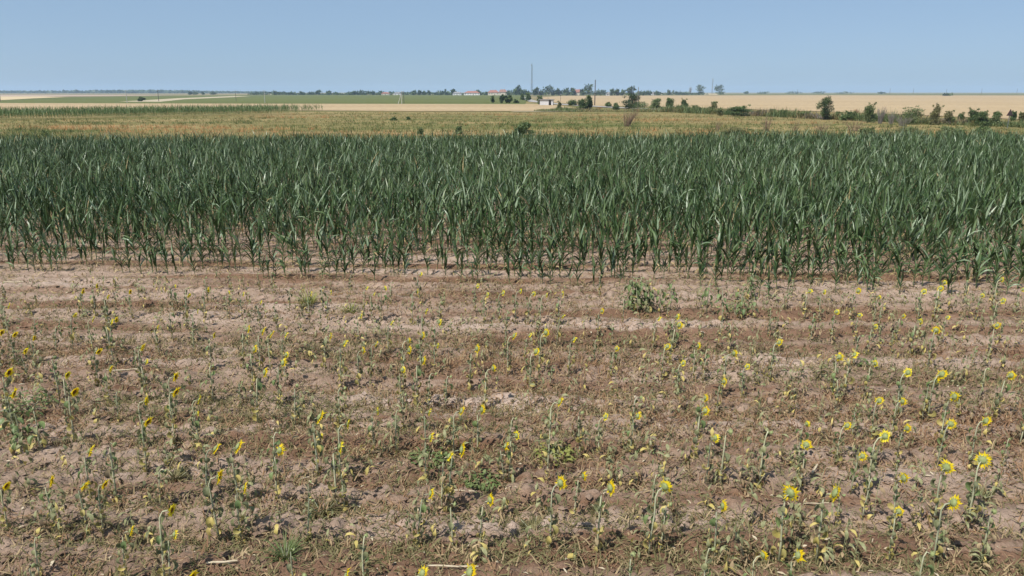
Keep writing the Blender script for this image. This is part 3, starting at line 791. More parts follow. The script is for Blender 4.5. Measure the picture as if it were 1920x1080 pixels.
# ------------------------------------------------------------------ single weeds and fallen stalks in the field
def weed_clump(px, py, w, h, n, mat, name, label, blade=False, cat='weed'):
    x, y = at_z(px, py); z = float(soil_h(x, y)); k = scale_at(y)
    t = empty(name, (x, y, z)); ww = w * k / 2
    N = n; ang = rng.uniform(0, 6.28, N); rr = ww * np.sqrt(rng.rand(N)) * (.35 if blade else .8)
    P = np.stack([rr * np.cos(ang), rr * np.sin(ang), np.full(N, -.01) if blade else h * rng.rand(N) * .9 * (1 - (rr / ww) ** 2 * .6)], 1)
    st = MB()
    for q in range(5): st.tube([(0, 0, -.03), (ww * .5 * math.cos(q * 1.3), ww * .5 * math.sin(q * 1.3), h * .55)], [.006, .003], 4)
    st.build('stem', M['sf_stem'], t)
    if blade: V, F = ribbons(P, ang, rng.uniform(.8, 1.45, N), rng.uniform(.2, 1.5, N), h * rng.uniform(.6, 1.2, N), .014, 3, grassprof, rng.uniform(-.6, .6, N))
    else: V, F = ribbons(P, ang + rng.normal(0, .8, N), rng.uniform(-.2, .9, N), rng.uniform(.3, 1.3, N), rng.uniform(.04, .09, N), rng.uniform(.025, .05, N), 2, lambda t: [.5, 1, .1][int(round(t * 2))], rng.uniform(-.6, .6, N))
    link('foliage', np_mesh('foliage', V, F, mat), t)
    tag(t, label, cat, 'weeds standing among the sunflowers')
weed_clump(805, 858, 95, .15, 140, M['weed_green'], 'green_weed', 'low bright green weed clump at the foot of the central sunflower')
weed_clump(905, 905, 85, .17, 130, M['weed_green'], 'green_weed', 'leafy dark green weed under the large leaning flower near the centre')
weed_clump(1040, 855, 90, .22, 150, M['weed_lime'], 'green_weed', 'lime green weed above the big flower seen from behind')
weed_clump(535, 1050, 45, .30, 90, M['weed_green'], 'grass_tuft', 'bright green grass tuft alone on the soil near the bottom edge', True, 'grass tuft')
weed_clump(605, 955, 95, .26, 150, M['weed_olive'], 'olive_weed', 'wide olive weed tuft with yellow stalks in the lower middle', True)
weed_clump(578, 575, 60, .45, 130, M['weed_lime'], 'grass_tuft', 'tall yellow green grass clump near the corn edge', True, 'grass tuft')
weed_clump(655, 585, 50, .35, 90, M['weed_lime'], 'grass_tuft', 'sparse yellowish grass clump beside the tall grass clump', True, 'grass tuft')
weed_clump(60, 770, 110, .30, 170, M['weed_green'], 'green_weed', 'green weed patch around the sunflowers at the left edge')
weed_clump(1380, 590, 45, .50, 80, M['weed_green'], 'leafy_weed', 'bushy tall green weed standing out before the corn')
weed_clump(1190, 580, 50, .45, 120, M['weed_green'], 'leafy_weed', 'low dark green weed left of the leafy budding sunflowers')
weed_clump(1625, 690, 40, .25, 70, M['weed_green'], 'green_weed', 'small fresh green weed between two flowers on the right')
weed_clump(1840, 925, 90, .16, 150, M['weed_olive'], 'olive_weed', 'flat olive grass patch near the right edge', True)
weed_clump(1000, 990, 120, .14, 170, M['weed_olive'], 'olive_weed', 'flat olive grass patch below the central bare soil', True)
weed_clump(330, 900, 90, .14, 120, M['weed_olive'], 'olive_weed', 'thin olive grass patch among the left sunflowers', True)
weed_clump(1130, 960, 100, .15, 130, M['weed_olive'], 'olive_weed', 'olive grass patch right of the large flower seen from behind', True)
weed_clump(1200, 575, 60, .3, 90, M['weed_lime'], 'grass_tuft', 'lime grass tuft at the foot of the leafy budding sunflowers', True, 'grass tuft')

for px, py, ln, ang, rad, lab in ((235, 703, .42, .25, .016, 'pale dry stalk lying on brown weeds at the left'), (418, 1069, .30, .12, .016, 'short pale dry stalk at the bottom edge'),
        (1527, 884, .26, .95, .019, 'thick pale stalk tilted up the slope on the right'), (1530, 945, .30, .03, .012, 'thin pale stalk flat on the soil at the right'),
        (873, 922, .28, -.1, .013, 'pale stalk lying behind the central flowers'), (850, 1076, .50, -.03, .013, 'long pale stalk along the bottom edge'),
        (575, 893, .22, .7, .011, 'thin tilted stalk near the olive weed'), (130, 617, .42, .1, .012, 'pale stalk in the brown weeds on the far left'),
 (25, 533, .5, .02, .02, 'white stalk lying before the corn at the left edge'),
         (950, 855, .30, -.25, .011, 'straw coloured stalk beside the leaning flower')):
    x, y = at_z(px, py); z = float(soil_h(x, y)) + .045
    t = MB(); p = []
    for q in range(6):
        f = q / 5 - .5; p.append((f * ln * math.cos(ang), f * ln * math.sin(ang), .004 * math.sin(q * 1.7)))
    t.tube(p, [rad * .6, rad * .7, rad * .78, rad * .68, rad * .65, rad * .5], 6)
    tag(t.build('fallen_stalk', M['straw'], None, (x, y, z)), lab, 'dry stalk', 'dry stalks lying on the field')

# ------------------------------------------------------------------ trees and bushes
def crown_mesh(r, H, W, z0, n, leaf, lobes, mats, low=False):
    """leaf clumps spread over uneven lobes; low bushes reach the ground and carry loose shoots on top"""
    C = []
    for q in range(lobes):
        f = (q + r.random()) / lobes; a = r.uniform(0, 6.28)
        wid = (1.15 - .70 * f ** 1.6) if low else (1 - 1.1 * abs(f - .45) ** 1.5)
        rad = W / 2 * wid * (r.uniform(.1, .62) if low else r.uniform(.25, .75))
        s = r.uniform(.6, 1.1) * (.75 + .25 * wid)
        C.append((rad * math.cos(a), rad * math.sin(a), z0 + (H - z0) * ((.06 + .74 * f ** .9) if low else (.12 + .76 * f)), s))
    if low:
        for q in range(4): C.append((r.uniform(-.32, .32) * W, 0, H * r.uniform(.72, .97), .26))
    C = np.array(C); nl = len(C)
    wt = C[:, 3] ** 2.2; idx = rng.choice(nl, n, p=wt / wt.sum())
    u = rng.normal(0, 1, (n, 3)); u /= np.linalg.norm(u, axis=1)[:, None]
    rr = rng.uniform(.15, 1.0, n) ** .6 * np.where(rng.rand(n) < .12, 1.3, 1.0)
    sw = .27 if low else .25
    sz = np.stack([W * sw * C[idx, 3], W * sw * C[idx, 3], (H - z0) * (.20 if low else .19) * C[idx, 3]], 1)
    P = C[idx, :3] + u * rr[:, None] * sz
    P[:, 2] = np.clip(P[:, 2], 0.0 if low else max(.02, z0 * .8), H * 1.02)
    L = leaf * rng.uniform(.6, 1.5, n)
    V, F = ribbons(P, rng.uniform(0, 6.28, n), rng.uniform(-1.0, 1.4, n), rng.uniform(-.5, .8, n), L, L * rng.uniform(.4, .8, n), 1, lambda t: 1 - .5 * t, rng.uniform(-1.5, 1.5, n))
    mi = (rng.rand(nl)[idx] > .62).astype(int) if len(mats) > 1 else np.zeros(n, int)
    return np_mesh('crown', V, F, mats, mi)
def tree(name, label, cat, x, y, H, W, mats, n, leaf, trunk=.15, lobes=9, group=None, z=-.25, low=False):
    t = empty(name, (x, y, z)); mb = MB(); tr = max(.03, H * .022)
    mb.tube([(0, 0, -.1), (.02 * H, 0, H * .3), (-.01 * H, .01 * H, H * .8)], [tr, tr * .75, tr * .2], 6)
    for q in range(5):
        a = q * 1.35; zz = H * (.2 + .09 * q)
        mb.tube([(0.01 * H, 0, zz), (W * .32 * math.cos(a), W * .32 * math.sin(a), zz + H * .22)], [tr * .45, tr * .12], 4)
    mb.build('trunk', M['bark'], t)
    link('crown', crown_mesh(rnd, H, W, 0.0 if low else H * trunk, n, leaf, lobes, mats, low), t)
    return tag(t, label, cat, group)
def twig_bush(name, label, cat, x, y, H, W, mat, n, group=None, tilt=0.0, z=-.25, leaves=None):
    t = empty(name, (x, y, z)); mb = MB()
    for q in range(n):
        a = rnd.uniform(0, 6.28); b0 = rnd.uniform(0, .35) * W / 2; b1 = rnd.uniform(.2, 1) * W / 2; hh = H * rnd.uniform(.55, 1)
        ax, ay = math.cos(a), math.sin(a)
        p0 = (b0 * ax, b0 * ay, -.05); p1 = ((b0 * .6 + b1 * .4) * ax + tilt * hh * .25, (b0 * .6 + b1 * .4) * ay, hh * .55); p2 = (b1 * ax + tilt * hh * .6, b1 * ay, hh)
        mb.tube([p0, p1, p2], [H * .012, H * .008, H * .003], 4, cap=False)
        for s in range(3):
            f = rnd.uniform(.3, .9); c = [p0[i] * (1 - f) + p2[i] * f for i in range(3)]; a2 = rnd.uniform(0, 6.28); l2 = H * rnd.uniform(.1, .25)
            mb.tube([c, (c[0] + l2 * .6 * math.cos(a2), c[1] + l2 * .6 * math.sin(a2), c[2] + l2)], [H * .006, H * .002], 3, cap=False)
    mb.build('branches', mat, t)
    if leaves: link('foliage', crown_mesh(rnd, H * .8, W, H * .1, 220, .12, 9, [leaves]), t)
    return tag(t, label, cat, group)

DK, BS, BL, BO = [M['tree_dark'], M['bush']], [M['bush'], M['bush_mid']], [M['bush_light'], M['bush']], [M['bush_olive'], M['bush_light']]
# by the road and in the fields: column, top row, foot row, width, kind, name, label, category
PLANTS = [
 (1544, 179, 224.5, 27, 'T', 'dense dark upright tree with a double top beside the road', DK),
 (1510, 208, 221, 24, 'L', 'low light green bush left of the dense upright tree', BL),
 (1572, 209, 223, 15, 'S', 'small green bush right of the dense upright tree', BS),
 (1592, 207, 226, 26, 'S', 'rounded green bush in front of the pale road gap', BS),
 (1604, 202, 217, 13, 'D', 'brown dry bush behind the rounded green bush', None),
 (1630, 193, 230, 27, 'S', 'pointed light bush with a tall shoot before the wheat', BL),
 (1650, 199, 232, 20, 'G', 'grey dead weed stalks right of the pointed bush', None),
 (1670, 208, 233, 20, 'G', 'low grey dead weed stalks before the road gap', None),
 (1709, 198, 233, 44, 'S', 'broad green bush over grey dead stalks by the road', BL),
 (1693, 212, 237, 40, 'G', 'grey dead stalks at the foot of the broad bush', None),
 (1753, 192, 234, 26, 'O', 'tall olive leafy bush right of the broad bush', BO),
 (1778, 205, 233, 20, 'O', 'thin olive bush beside the tall olive bush', BO),
 (1801, 211, 229, 14, 'S', 'small bush at the far side of the road gap', BS),
 (1822, 201, 234, 24, 'S', 'dark green shrub with a spike left of the warning sign', BS),
 (1842, 207, 237, 24, 'S', 'leafy green shrub between the spiked shrub and the sign', BS),
 (1864, 207, 236, 22, 'S', 'bright green shrub just left of the warning sign', BL),
 (1899, 207, 227, 13, 'S', 'small shrub behind the right side of the warning sign', BS),
 (1915, 208, 228, 16, 'O', 'olive shrub at the right picture edge', BO),
 (1185, 175, 204, 46, 'S', 'big round dark bush behind the dead leaning shrub', DK),
 (1229, 184, 204.5, 22, 'L', 'leafy light bush right of the big round bush', BL),
 (1256, 182, 204.5, 19, 'L', 'pointed light bush before the wheat field', BL),
 (1282, 184, 205, 13, 'S', 'narrow upright bush before the wheat field', BS),
 (1278, 197, 206, 18, 'S', 'low green bush at the foot of the narrow upright bush', BS),
 (1303, 197, 206.5, 20, 'O', 'low olive bush between two upright bushes', BO),
 (1338, 189, 206, 16, 'O', 'upright yellowish bush alone before the wheat', BO),
 (1350, 202, 217, 14, 'O', 'small olive bush left of the long dark hedge', BO),
 (1385, 196, 218, 50, 'S', 'long low dark bush with a pointed shoot', BS),
 (1423, 206, 217, 16, 'O', 'small bush right of the long low bush', BO),
 (1449, 203, 217, 20, 'S', 'spreading green bush between small bushes', BS),
 (1469, 206, 219, 17, 'S', 'round bush beside the spreading green bush', BS),
 (1102, 177, 207.5, 15, 'T', 'tall bushy tree left of the tall dark pole', BS),
 (1091, 183, 207.5, 20, 'S', 'broad green bush under the tall bushy tree', BS),
 (1072, 187, 198, 22, 'S', 'low bushes right of the white shelter', BS),
 (1122, 199, 208, 17, 'D', 'dry reddish brush at the foot of the tall pole', None),
 (1140, 191, 201, 12, 'S', 'small bush right of the tall pole', BS),
 (1155, 193, 206, 16, 'S', 'dark low bush left of the big round bush', BS),
 (1049, 189, 207.5, 11, 'O', 'slim olive bush in front of the white shelter', BO),
 (1013, 180, 195.5, 14, 'S', 'rounded dark tree left of the white shelter', BS),
 (990, 173.5, 189, 11, 'S', 'dark roadside tree right of the pale road', BS),
 (980, 175, 188, 9, 'S', 'dark roadside tree left of the pale road', BS),
 (968, 185.5, 194, 9, 'S', 'low round tree at the corner of the green field', DK),
 (956, 177.5, 194, 9, 'T', 'third upright tree of the dark row at the field corner', DK),
 (949, 178.5, 194, 9, 'T', 'second upright tree of the dark row at the field corner', DK),
 (941, 176.5, 194, 9, 'T', 'first upright tree of the dark row at the field corner', DK),
 (924, 179.5, 193, 7, 'T', 'lone thin tree left of the dark row of trees', BS),
 (265.5, 180.8, 190.3, 12.5, 'S', 'round dark bush alone on the pale track', DK),
 (980, 226, 254, 40, 'S', 'dark green bush rising behind the middle of the corn', BS),
 (788, 239, 252, 12, 'O', 'small dark green bush just over the corn edge', BL),
 (862, 236, 251, 15, 'S', 'dark bush with dead stalks over the corn edge', BL),
 (84, 245, 254, 12, 'O', 'small olive bush over the corn at the far left', BL),
 (1624, 238, 258, 34, 'O', 'yellow green weeds over the corn edge below the road', BO),
 (1385, 238, 256, 70, 'O', 'olive weeds growing along the corn edge', BO),
 (1700, 236, 256, 60, 'O', 'leafy olive weeds under the grey dead stalks', BO),
 (1780, 236, 257, 50, 'L', 'light green weeds over the corn below the road', BL),
 (1845, 236, 258, 40, 'L', 'pale weeds over the corn below the sign', BL),
 (738, 220, 226, 12, 'S', 'tiny dark bush in the meadow', BS),
 (765, 219.5, 224.5, 9, 'S', 'smallest dark bush in the meadow', BS),
]
for px, yt, yb, w, kd, lab, mats in PLANTS:
    x, y = at_z(px, yb, -.25); k = scale_at(y)
    _, _, top = at_y(px, yt, y); H = top + .25; W = w * k
    if kd in 'DG':
        twig_bush('dry_bush' if kd == 'D' else 'dead_weed', lab, 'dry bush' if kd == 'D' else 'dead weeds', x, y, H, W, M['dry_twig'] if kd == 'D' else M['grey_twig'], 26 if kd == 'D' else 34, leaves=None if kd == 'G' else M['m_orange'])
    else:
        nm = 'tree' if 'tree' in lab.split(' beside')[0].split(' left')[0] and 'bush' not in lab.split(' left')[0].split('bushy')[-1] else 'bush'
        n = int(min(3200, 420 + 52 * w * (yb - yt) / 12)); leaf = max(.13, 1.55 * k)
        tree('roadside_tree' if nm == 'tree' else 'bush', lab, nm, x, y, H, W * 1.15, mats, n, leaf, .04, 9 if kd != 'T' else 14, 'trees and bushes along the road and fields', low=kd != 'T')
# tall verge weeds along the near side of the road
b = Bulk(); N = 14000
vp = np.array([at_z(x_, y_, -.25) for x_, y_ in ((1010, 208.5), (1100, 208.5), (1250, 209.5), (1350, 213.5), (1470, 219), (1600, 225), (1760, 231.5), (1920, 237.5), (2200, 249))])
tt = rng.uniform(0, len(vp) - 1.001, N); i0 = tt.astype(int); ff = (tt - i0)[:, None]
q = vp[i0] * (1 - ff) + vp[i0 + 1] * ff; q = q + rng.normal(0, 1, (N, 2)) * np.array([.8, 2.6])
q[:, 1] -= np.interp(q[:, 0], [10, 60], [0, 1.0])
hv = rng.uniform(.4, 1.15, N) * np.interp(q[:, 0], [0, 25, 45], [.8, 1.0, 1.35]) * (.35 + 1.15 * vnoise(q[:, 0] * .22, q[:, 1] * .1, 71))
leafy = vnoise(q[:, 0] * .16, q[:, 1] * .12, 73)
mv = np.where(leafy > .55, rng.choice([1, 4, 4, 4, 0], N), np.where(leafy < .3, rng.choice([2, 2, 0, 3], N), rng.choice([0, 0, 3, 1, 4], N)))
for j in range(6):
    V, F = ribbons(np.concatenate([q + rng.normal(0, .25, (N, 2)), np.full((N, 1), -.27)], 1), rng.uniform(0, 6.28, N), rng.uniform(.8, 1.5, N), rng.uniform(.1, 1.4, N), hv * rng.uniform(.7, 1.3, N), rng.uniform(.07, .14, N), 1, lambda t: 1 - .8 * t)
    b.add(V, F, mv)
b.build('verge_weeds', [M['m_olive'], M['bush_light'], M['grey_twig'], M['m_tan'], M['bush']], 'tall mixed weeds and dry stalks growing along the road verge')
x, y = at_z(1176, 237, -.25)
twig_bush('dead_shrub', 'bare brown dead shrub leaning right in the meadow', 'dead shrub', x, y, 2.7, 3.2, M['dry_twig'], 40, None, .42)
for px, yt, yb, w, lab in ((1345, 226, 247, 26, 'bare brown stalks over the corn edge'), (1437, 214, 247, 26, 'forked bare stalks over the corn edge'), (1490, 225, 247, 22, 'thin brown stalks left of the reeds'), (865, 222, 248, 8, 'single tall dead stalk over the dark bush'), (1540, 226, 248, 46, 'brownish dry reeds in front of the dense tree'), (1600, 224, 246, 50, 'greyish dry reeds left of the grey stalks')):
    x, y = at_z(px, yb, -.25); _, _, top = at_y(px, yt, y)
    twig_bush('dead_weed', lab, 'dead weeds', x, y, top + .25, w * scale_at(y), M['dry_twig'], max(5, int(w * .7)))

# village trees on the horizon: column, top row, width, distance, label
FARTREES = [(356, 172, 6, 1500, 'first of two small far trees over the pale track'), (366, 172.6, 7, 1500, 'second of two small far trees over the pale track'), (381, 174, 5, 1500, 'tiny far tree right of the pair'), (401, 173.2, 10, 1500, 'far low tree clump over the green field'),
 (517, 171, 7, 1300, 'round far tree above the left pole'), (535, 173, 16, 1320, 'low far hedge trees right of the round tree'), (566, 172, 8, 1300, 'small far tree between the round and tall ones'), (550, 173.4, 14, 1320, 'very low far shrubs'), (596, 169, 8, 1280, 'taller far tree left of the thin pole'), (616, 171.5, 9, 1300, 'far tree right of the thin pole'), (583, 173.5, 12, 1320, 'low far shrubs under the taller tree'), (632, 173.6, 16, 1320, 'low far hedge left of the wide clump'), (655, 173, 16, 1300, 'left end of the wide far clump'),
 (664, 170.8, 8, 1280, 'pointed far tree in the wide clump'), (675, 170.3, 12, 1280, 'tallest far tree of the wide clump'), (688, 171, 10, 1280, 'right tree of the wide clump'), (700, 172, 6, 1280, 'small far tree beside the wide clump'), (714, 171.3, 6, 1280, 'small round far tree left of the reddish house'), (777, 170.3, 8, 1250, 'dark far tree right of the double pole'), (787, 169.6, 6, 1250, 'narrow dark far tree'), (795, 172, 5, 1250, 'small far tree after the narrow one'), (804, 171, 4, 1250, 'thin far tree before the hedge'), (825, 171.8, 20, 1250, 'far hedge of trees left of the white house'), (836, 169.8, 10, 1240, 'higher end of the far hedge'), (850, 167.5, 7, 1220, 'tall far tree left of the white house'), (898, 170, 9, 1200, 'far tree right of the long red roof'), (911, 173, 10, 1220, 'low shrubs between the red roofs'),
 (958, 170, 18, 1150, 'dark low tree mass left of the lattice mast'), (969, 160.5, 13, 1130, 'round dark tree left of the lattice mast'), (977, 167, 8, 1130, 'small tree beside the round dark tree'), (986, 170, 12, 1120, 'low tree at the foot of the lattice mast'), (1006, 164, 9, 1120, 'round tree right of the lattice mast'), (1016, 171, 16, 1120, 'low tree mass right of the lattice mast'), (1028, 160.5, 18, 1100, 'wide dark tree with a flat top'), (1040, 171, 12, 1100, 'low shrubs beside the flat topped tree'), (1048, 167, 7, 1100, 'small tree right of the flat topped tree'), (1062, 165.3, 14, 1100, 'round tree left of the red gable house'), (1073, 163.8, 9, 1100, 'taller tree left of the red gable house'), (1092, 168, 8, 1100, 'tree right of the red gable house'), (1105, 157.5, 16, 1080, 'tall dark tree left of the dark pole'), (1126, 169, 21, 1080, 'wide low trees right of the dark pole'),
 (1148, 167.6, 9, 1080, 'round tree right of the small white house'), (1158, 168, 8, 1080, 'tree left of the thin far pole'), (1167, 168.3, 9, 1080, 'second tree left of the big loose tree'), (1185, 162.5, 15, 1060, 'big loose tree behind the round bush'), (1203, 171, 14, 1100, 'low trees right of the big loose tree'), (1216, 171, 10, 1150, 'small tree left of the white shed'), (1234, 171.6, 13, 1200, 'low trees right of the white shed'), (1254, 170.5, 6, 1250, 'pointed small far tree'), (1267, 172.3, 22, 1300, 'low far hedge before the dead tree'), (1283, 173, 14, 1300, 'end of the low far hedge'),
 (1315, 159.3, 14, 1500, 'first of two big round lone trees on the horizon'), (1349, 159.3, 15, 1500, 'second of two big round lone trees on the horizon'), (1315, 172.3, 13, 1500, 'shrub under the first lone round tree'), (1350, 171.3, 16, 1480, 'shrub under the second lone round tree'), (1399, 172, 10, 2000, 'low far bushes right of the lone trees'), (1433, 172.6, 18, 2000, 'long low far bushes'), (1488, 171.8, 24, 2000, 'first far bushes on the right horizon'), (1537, 172, 22, 2000, 'second far bushes on the right horizon'), (1583, 172.2, 24, 2000, 'third far bushes on the right horizon'), (1653, 172.5, 12, 2000, 'tiny far bushes on the right horizon'), (1776, 176.6, 11, 1000, 'small dark bush lying on the olive field')]
for px, yt, w, Y, lab in FARTREES:
    x, _, top = at_y(px, yt, Y); H = top + .2; W = w * scale_at(Y)
    lone = 'lone trees' in lab or 'round lone' in lab and 'shrub' not in lab
    lone = lone and 'shrub' not in lab and 'bushes' not in lab
    tree('distant_tree', lab, 'tree', x, Y, H * 1.04, W * 1.4, DK, 320 if H > 8 else 200, 2.0, .32 if lone else .04, 14 if lone else 10, 'trees on the village horizon', -.2)
x, _, top = at_y(1295, 159.5, 1500)
twig_bush('dead_tree', 'bare grey dead tree left of the lone round trees', 'dead tree', x, 1500, top, 7, M['grey_twig'], 16, z=-.2)

# low trees and shrubs that join up between the village trees
b = Bulk(); N = 1500
pw = rng.uniform(500, 1300, N); Yh = rng.uniform(1300, 1420, N); xh = (pw - 960) / FPX * Yh * 1.0353
hh_ = 1.5 + 6.0 * fbm(xh * .018, Yh * 0, 8, 3) ** 1.6
for j in range(3):
    V, F = ribbons(np.stack([xh + rng.normal(0, 3, N), Yh, hh_ * rng.uniform(-.1, .6, N)], 1), rng.uniform(0, 6.28, N), rng.uniform(.4, 1.5, N), .5, hh_ * .45 + .6, 2.6, 1, lambda t: 1 - .4 * t, rng.uniform(-1, 1, N))
    b.add(V, F, 0)
b.build('village_hedges', [M['tree_dark']], 'low blue green mass of hedges between the village trees')
# woods along the far left horizon: one mass
b = Bulk(); N = 2600
Yw = rng.uniform(3000, 3600, N); pxw = rng.uniform(-900, 330, N) ; pxw[N - 500:] = rng.uniform(330, 560, 500)
xw = (pxw - 960) / FPX * Yw * .9659 * 1.072; hw = (7 + 12 * fbm(xw * .002, Yw * 0, 5)) * np.clip((640 - pxw) / 300, .25, 1)
for j in range(3):
    V, F = ribbons(np.stack([xw + rng.normal(0, 8, N), Yw, hw * rng.uniform(-.05, .6, N)], 1), rng.uniform(0, 6.28, N), rng.uniform(.6, 1.5, N), .5, hw * .45 + 3, 16, 1, lambda t: 1 - .4 * t, rng.uniform(-1, 1, N))
    b.add(V, F, 0)
b.build('far_woods', [M['tree_dark']], 'long blue band of far woods on the left horizon')

# ------------------------------------------------------------------ houses
def house(px, yt, w, Y, label, wall, roofm, name='house', hip=True, deep=8.0):
    x, _, top = at_y(px, yt, Y); W = w * scale_at(Y); H = max(3.6, top)
    t = empty(name, (x, Y, -.2)); eave = H * .52
    mb = MB(); mb.box((0, 0, eave / 2), (W, deep, eave)); mb.build('wall', wall, t)
    ov = .5; a, c = W / 2 + ov, deep / 2 + ov; rdg = W * (.28 if hip else .5)
    m2 = MB()
    m2.add([(-a, -c, eave), (a, -c, eave), (a, c, eave), (-a, c, eave), (-rdg, 0, H), (rdg, 0, H)], [(0, 1, 5, 4), (1, 2, 5), (2, 3, 4, 5), (3, 0, 4), (3, 2, 1, 0)])
    rf = m2.build('roof', roofm, t)
    ch = MB(); ch.box((W * .18, .8, H - .1), (.7, .7, 1.5)); ch.build('chimney', roofm, rf)
    n = max(2, int(W / 4))
    for i in range(n):
        wx = -W / 2 + (i + .5) * W / n
        if i == n // 2:
            dm = MB(); dm.box((wx, -deep / 2 - .02, 1.05), (1.0, .08, 2.1)); dm.build('door', M['bark'], t)
        else:
            wm = MB(); wm.box((wx, -deep / 2 - .02, eave * .55), (1.3, .06, 1.3)); fr_ = wm.build('window', M['white'], t)
            pm = MB(); pm.box((wx, -deep / 2 - .06, eave * .55), (1.1, .04, 1.1)); pm.build('pane', M['glass'], fr_)
    tag(t, label, 'house', 'houses of the village on the horizon')
house(723, 172.6, 14, 1280, 'low reddish house left of the double pole', M['cream'], M['roof_red'])
house(745, 172.8, 12, 1290, 'pale low house just left of the double pole', M['white'], M['roof_grey'])
house(857, 172, 15, 1210, 'white house left of the long red roof', M['white'], M['roof_grey'])
house(885, 170.3, 27, 1190, 'long white house with a pink red roof', M['white'], M['roof_red'])
house(925, 168.6, 19, 1160, 'house with a big red hipped roof between trees', M['cream'], M['roof_red'])
house(943, 167.4, 15, 1160, 'taller red roofed house next to the big hipped roof', M['cream'], M['roof_brown'])
house(1084, 167.5, 11, 1110, 'red gabled house between round trees', M['cream'], M['roof_red'], hip=False)
house(1141, 172.6, 8, 1090, 'small white house right of the tall dark tree', M['white'], M['roof_grey'])
house(1225, 172.4, 7, 1210, 'small white shed house on the right of the village', M['white'], M['roof_grey'])

# bus shelter
x, y = at_z(1025, 197.3, -.2); t = empty('bus_shelter', (x, y, -.2), R(-8))
w = 23.5 * scale_at(y); hh = 2.0
mb = MB(); mb.box((-w * .16, -1.0, hh / 2), (w * .66, .15, hh)); mb.build('front_wall', M['grey_white'], t)
mb = MB(); mb.box((0, 1.0, hh / 2), (w, .15, hh)); mb.build('back_wall', M['grey_white'], t)
for sx in (-w / 2 + .08, w / 2 - .08):
    mb = MB(); mb.box((sx, 0, hh / 2), (.14, 1.82, hh)); mb.build('side_wall', M['grey_white'], t)
mb = MB(); mb.box((w * .42, -1.0, hh / 2), (w * .13, .15, hh)); mb.build('pillar', M['grey_white'], t)
mb = MB(); mb.box((0, 0, hh + .11), (w + .7, 2.8, .2)); mb.build('roof', M['roof_grey'], t)
mb = MB(); mb.box((w * .1, .7, .45), (w * .6, .4, .08)); mb.build('bench', M['wood_pole'], t)
tag(t, 'small white roadside shelter with a dark doorway and flat roof', 'shelter')

# lattice mast
def lattice(px, yt, Y, base, name, label, lev):
    x, _, top = at_y(px, yt, Y); H = top + .2
    t = empty(name, (x, Y, -.2))
    def corner(k, f):
        r_ = base * (1 - f) ** 1.6 + .55 * 1.0; a = k * 2.0944 + .4
        return (r_ * math.cos(a), r_ * math.sin(a), H * .95 * f)
    for k in range(3):
        mb = MB(); mb.tube([corner(k, q / 8) for q in range(9)], .16, 5); mb.build('mast_leg', M['steel'], t)
    mb = MB()
    for q in range(lev):
        for k in range(3):
            mb.tube([corner(k, q / lev), corner((k + 1) % 3, (q + 1) / lev)], .09, 3, cap=False)
            mb.tube([corner(k, (q + 1) / lev), corner((k + 1) % 3, (q + 1) / lev)], .07, 3, cap=False)
    mb.build('bracing', M['steel'], t)
    mb = MB(); mb.tube([(0, 0, H * .93), (0, 0, H)], .1, 5); mb.build('aerial', M['steel'], t)
    for f, sx in ((.42, 1), (.46, -1), (.38, -1), (.80, 1), (.93, -1)):
        mb = MB(); zz = H * f; mb.box((sx * 1.25, -.4, zz), (.5, .4, 2.2)); mb.box((sx * .8, -.2, zz), (.6, .12, .12)); mb.build('antenna', M['concrete'], t)
    tag(t, label, 'mast')
lattice(997.5, 117.5, 1150, 1.6, 'lattice_mast', 'tall grey lattice mast with antennas above the village', 22)
lattice(1337, 146.5, 1700, 1.2, 'lattice_mast', 'thin far mast between the two lone round trees', 20)

# poles
def pole(px, yt, yb, label, mat, arm=1.6, rad=.14, name='utility_pole', brace=False):
    x, y = at_z(px, yb, -.2); _, _, top = at_y(px, yt, y); H = top + .2
    rad = max(rad, .22 * scale_at(y))
    t = empty(name, (x, y, -.2), R(20))
    mb = MB(); mb.tube([(0, 0, -.2), (0, 0, H)], [rad, rad * .7], 8); mb.build('shaft', mat, t)
    if arm:
        mb = MB(); mb.box((0, -rad - .03, H - .45), (arm, .1, .12)); mb.build('crossarm', M['steel'], t)
        for s in (-.45, 0, .45):
            mb = MB(); mb.tube([(s * arm, -rad - .03, H - .38), (s * arm, -rad - .03, H - .18)], [.05, .035], 6); mb.build('insulator', M['white'], t)
    if brace:
        mb = MB(); mb.tube([(-1.6, 0, -.1), (-.1, 0, H * .8)], rad * .7, 6); mb.build('brace', mat, t)
    return tag(t, label, 'utility pole', 'poles across the fields')
pole(1.5, 169, 190, 'dark pole at the left picture edge', M['wood_pole'])
pole(238.5, 168.5, 193, 'pale pole left of the round dark bush', M['concrete'])
pole(298, 168, 190.5, 'dark pole right of the round dark bush', M['wood_pole'])
pole(443, 169.5, 190.5, 'thin dark pole in the green field', M['wood_pole'], rad=.1)
pole(497, 169, 193.5, 'pale pole at the edge of the wheat strip', M['concrete'])
pole(604.5, 169.5, 178, 'thin far pole beside the taller far tree', M['wood_pole'])
pole(753.5, 171, 195.5, 'pale braced pole of the pair before the village', M['concrete'], brace=True)
pole(757.5, 170.5, 194, 'dark pole of the pair before the village', M['wood_pole'])
pole(1115, 149.5, 198, 'tall dark pole standing above the bushes', M['wood_pole'], arm=0, rad=.2)
pole(1010.5, 169, 196, 'dark pole by the rounded tree left of the shelter', M['wood_pole'], arm=0, rad=.13)
pole(1051, 176, 191, 'short pole right of the white shelter', M['wood_pole'], arm=.9, rad=.1)
pole(1027.5, 182, 190.5, 'short stub pole behind the white shelter', M['wood_pole'], arm=0, rad=.1)
pole(1195.5, 163, 204, 'slim grey pole in the big round bush', M['grey_twig'], arm=0, rad=.1)
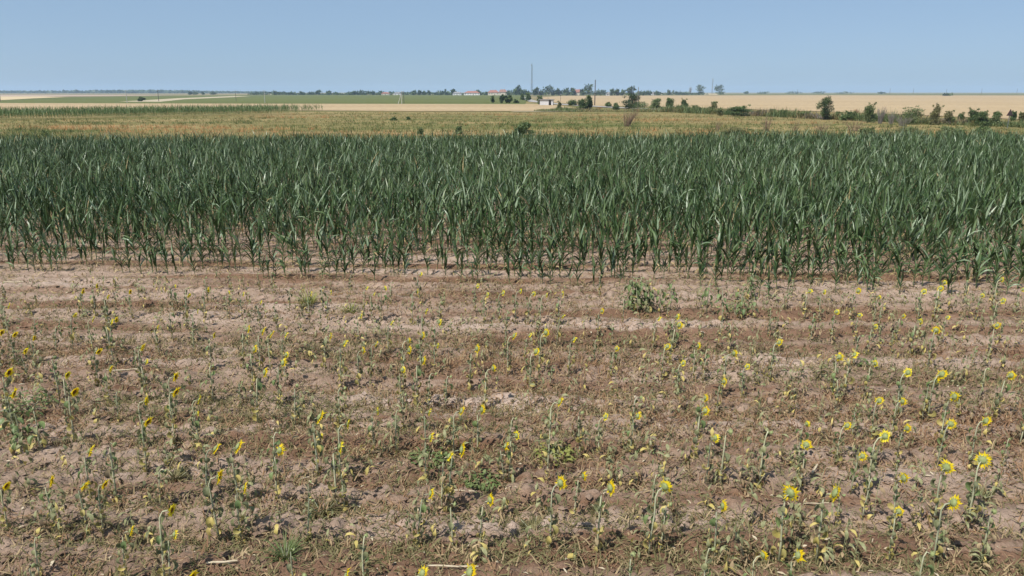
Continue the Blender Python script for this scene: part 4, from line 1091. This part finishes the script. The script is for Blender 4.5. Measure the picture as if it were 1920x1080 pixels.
for px, yt, yb in ((1494.5, 167.5, 177), (1668, 165.5, 177), (1712, 165.5, 177), (1774, 166.5, 177), (1840, 166, 177), (1906, 166, 177)):
    lab = {1494.5: 'far pole above the first far bushes', 1668: 'dark far pole beside the tiny far bushes', 1712: 'far pole alone on the olive field', 1774: 'faint far pole above the small dark field bush', 1840: 'faint far pole above the spiked shrub', 1906: 'faint far pole at the right edge'}[px]
    pole(px, yt, yb, lab, M['wood_pole'])

# warning sign seen from behind
x, y = at_z(1888.5, 241, -.25); _, _, ztop = at_y(1888.5, 204.5, y); k = scale_at(y)
t = empty('road_sign', (x, y, -.25), R(6)); side = 12.2 * k; hh = side * .92; H = ztop + .25
mb = MB(); mb.tube([(0, 0, -.2), (0, 0, H - hh * .3)], .045, 8); mb.build('post', M['steel'], t)
def tri_plate(s, y0, y1, zc):
    a, h_ = s / 2, s * .92
    p = [(-a, zc), (a, zc), (0, zc + h_)]; m_ = MB()
    m_.add([(q[0], y0, q[1]) for q in p] + [(q[0], y1, q[1]) for q in p], [(0, 1, 2), (5, 4, 3), (0, 3, 4, 1), (1, 4, 5, 2), (2, 5, 3, 0)]); return m_
tri_plate(side, -.075, -.055, H - hh).build('plate', M['sign_back'], t)
tri_plate(side * 1.06, -.054, -.040, H - hh - side * .02).build('rim', M['sign_rim'], t)
tag(t, 'triangular road sign on a thin post, dark back turned to us', 'road sign')

# ------------------------------------------------------------------ haze
hz = MB(); hz.box((0, 0, 39.0), (22600, 22600, 86.0))
vm = bpy.data.materials.new('haze_air'); vm.use_nodes = True; vt = vm.node_tree
vt.nodes.remove(vt.nodes['Principled BSDF'])
pv = vt.nodes.new('ShaderNodeVolumePrincipled'); pv.inputs['Density'].default_value = 0.00014
pv.inputs['Color'].default_value = (0.50, 0.68, 0.92, 1); pv.inputs['Anisotropy'].default_value = 0.0
vt.links.new(pv.outputs[0], vt.nodes['Material Output'].inputs['Volume'])
tag(hz.build('haze', vm), 'thin blue summer haze over the whole plain', None, None, 'stuff')
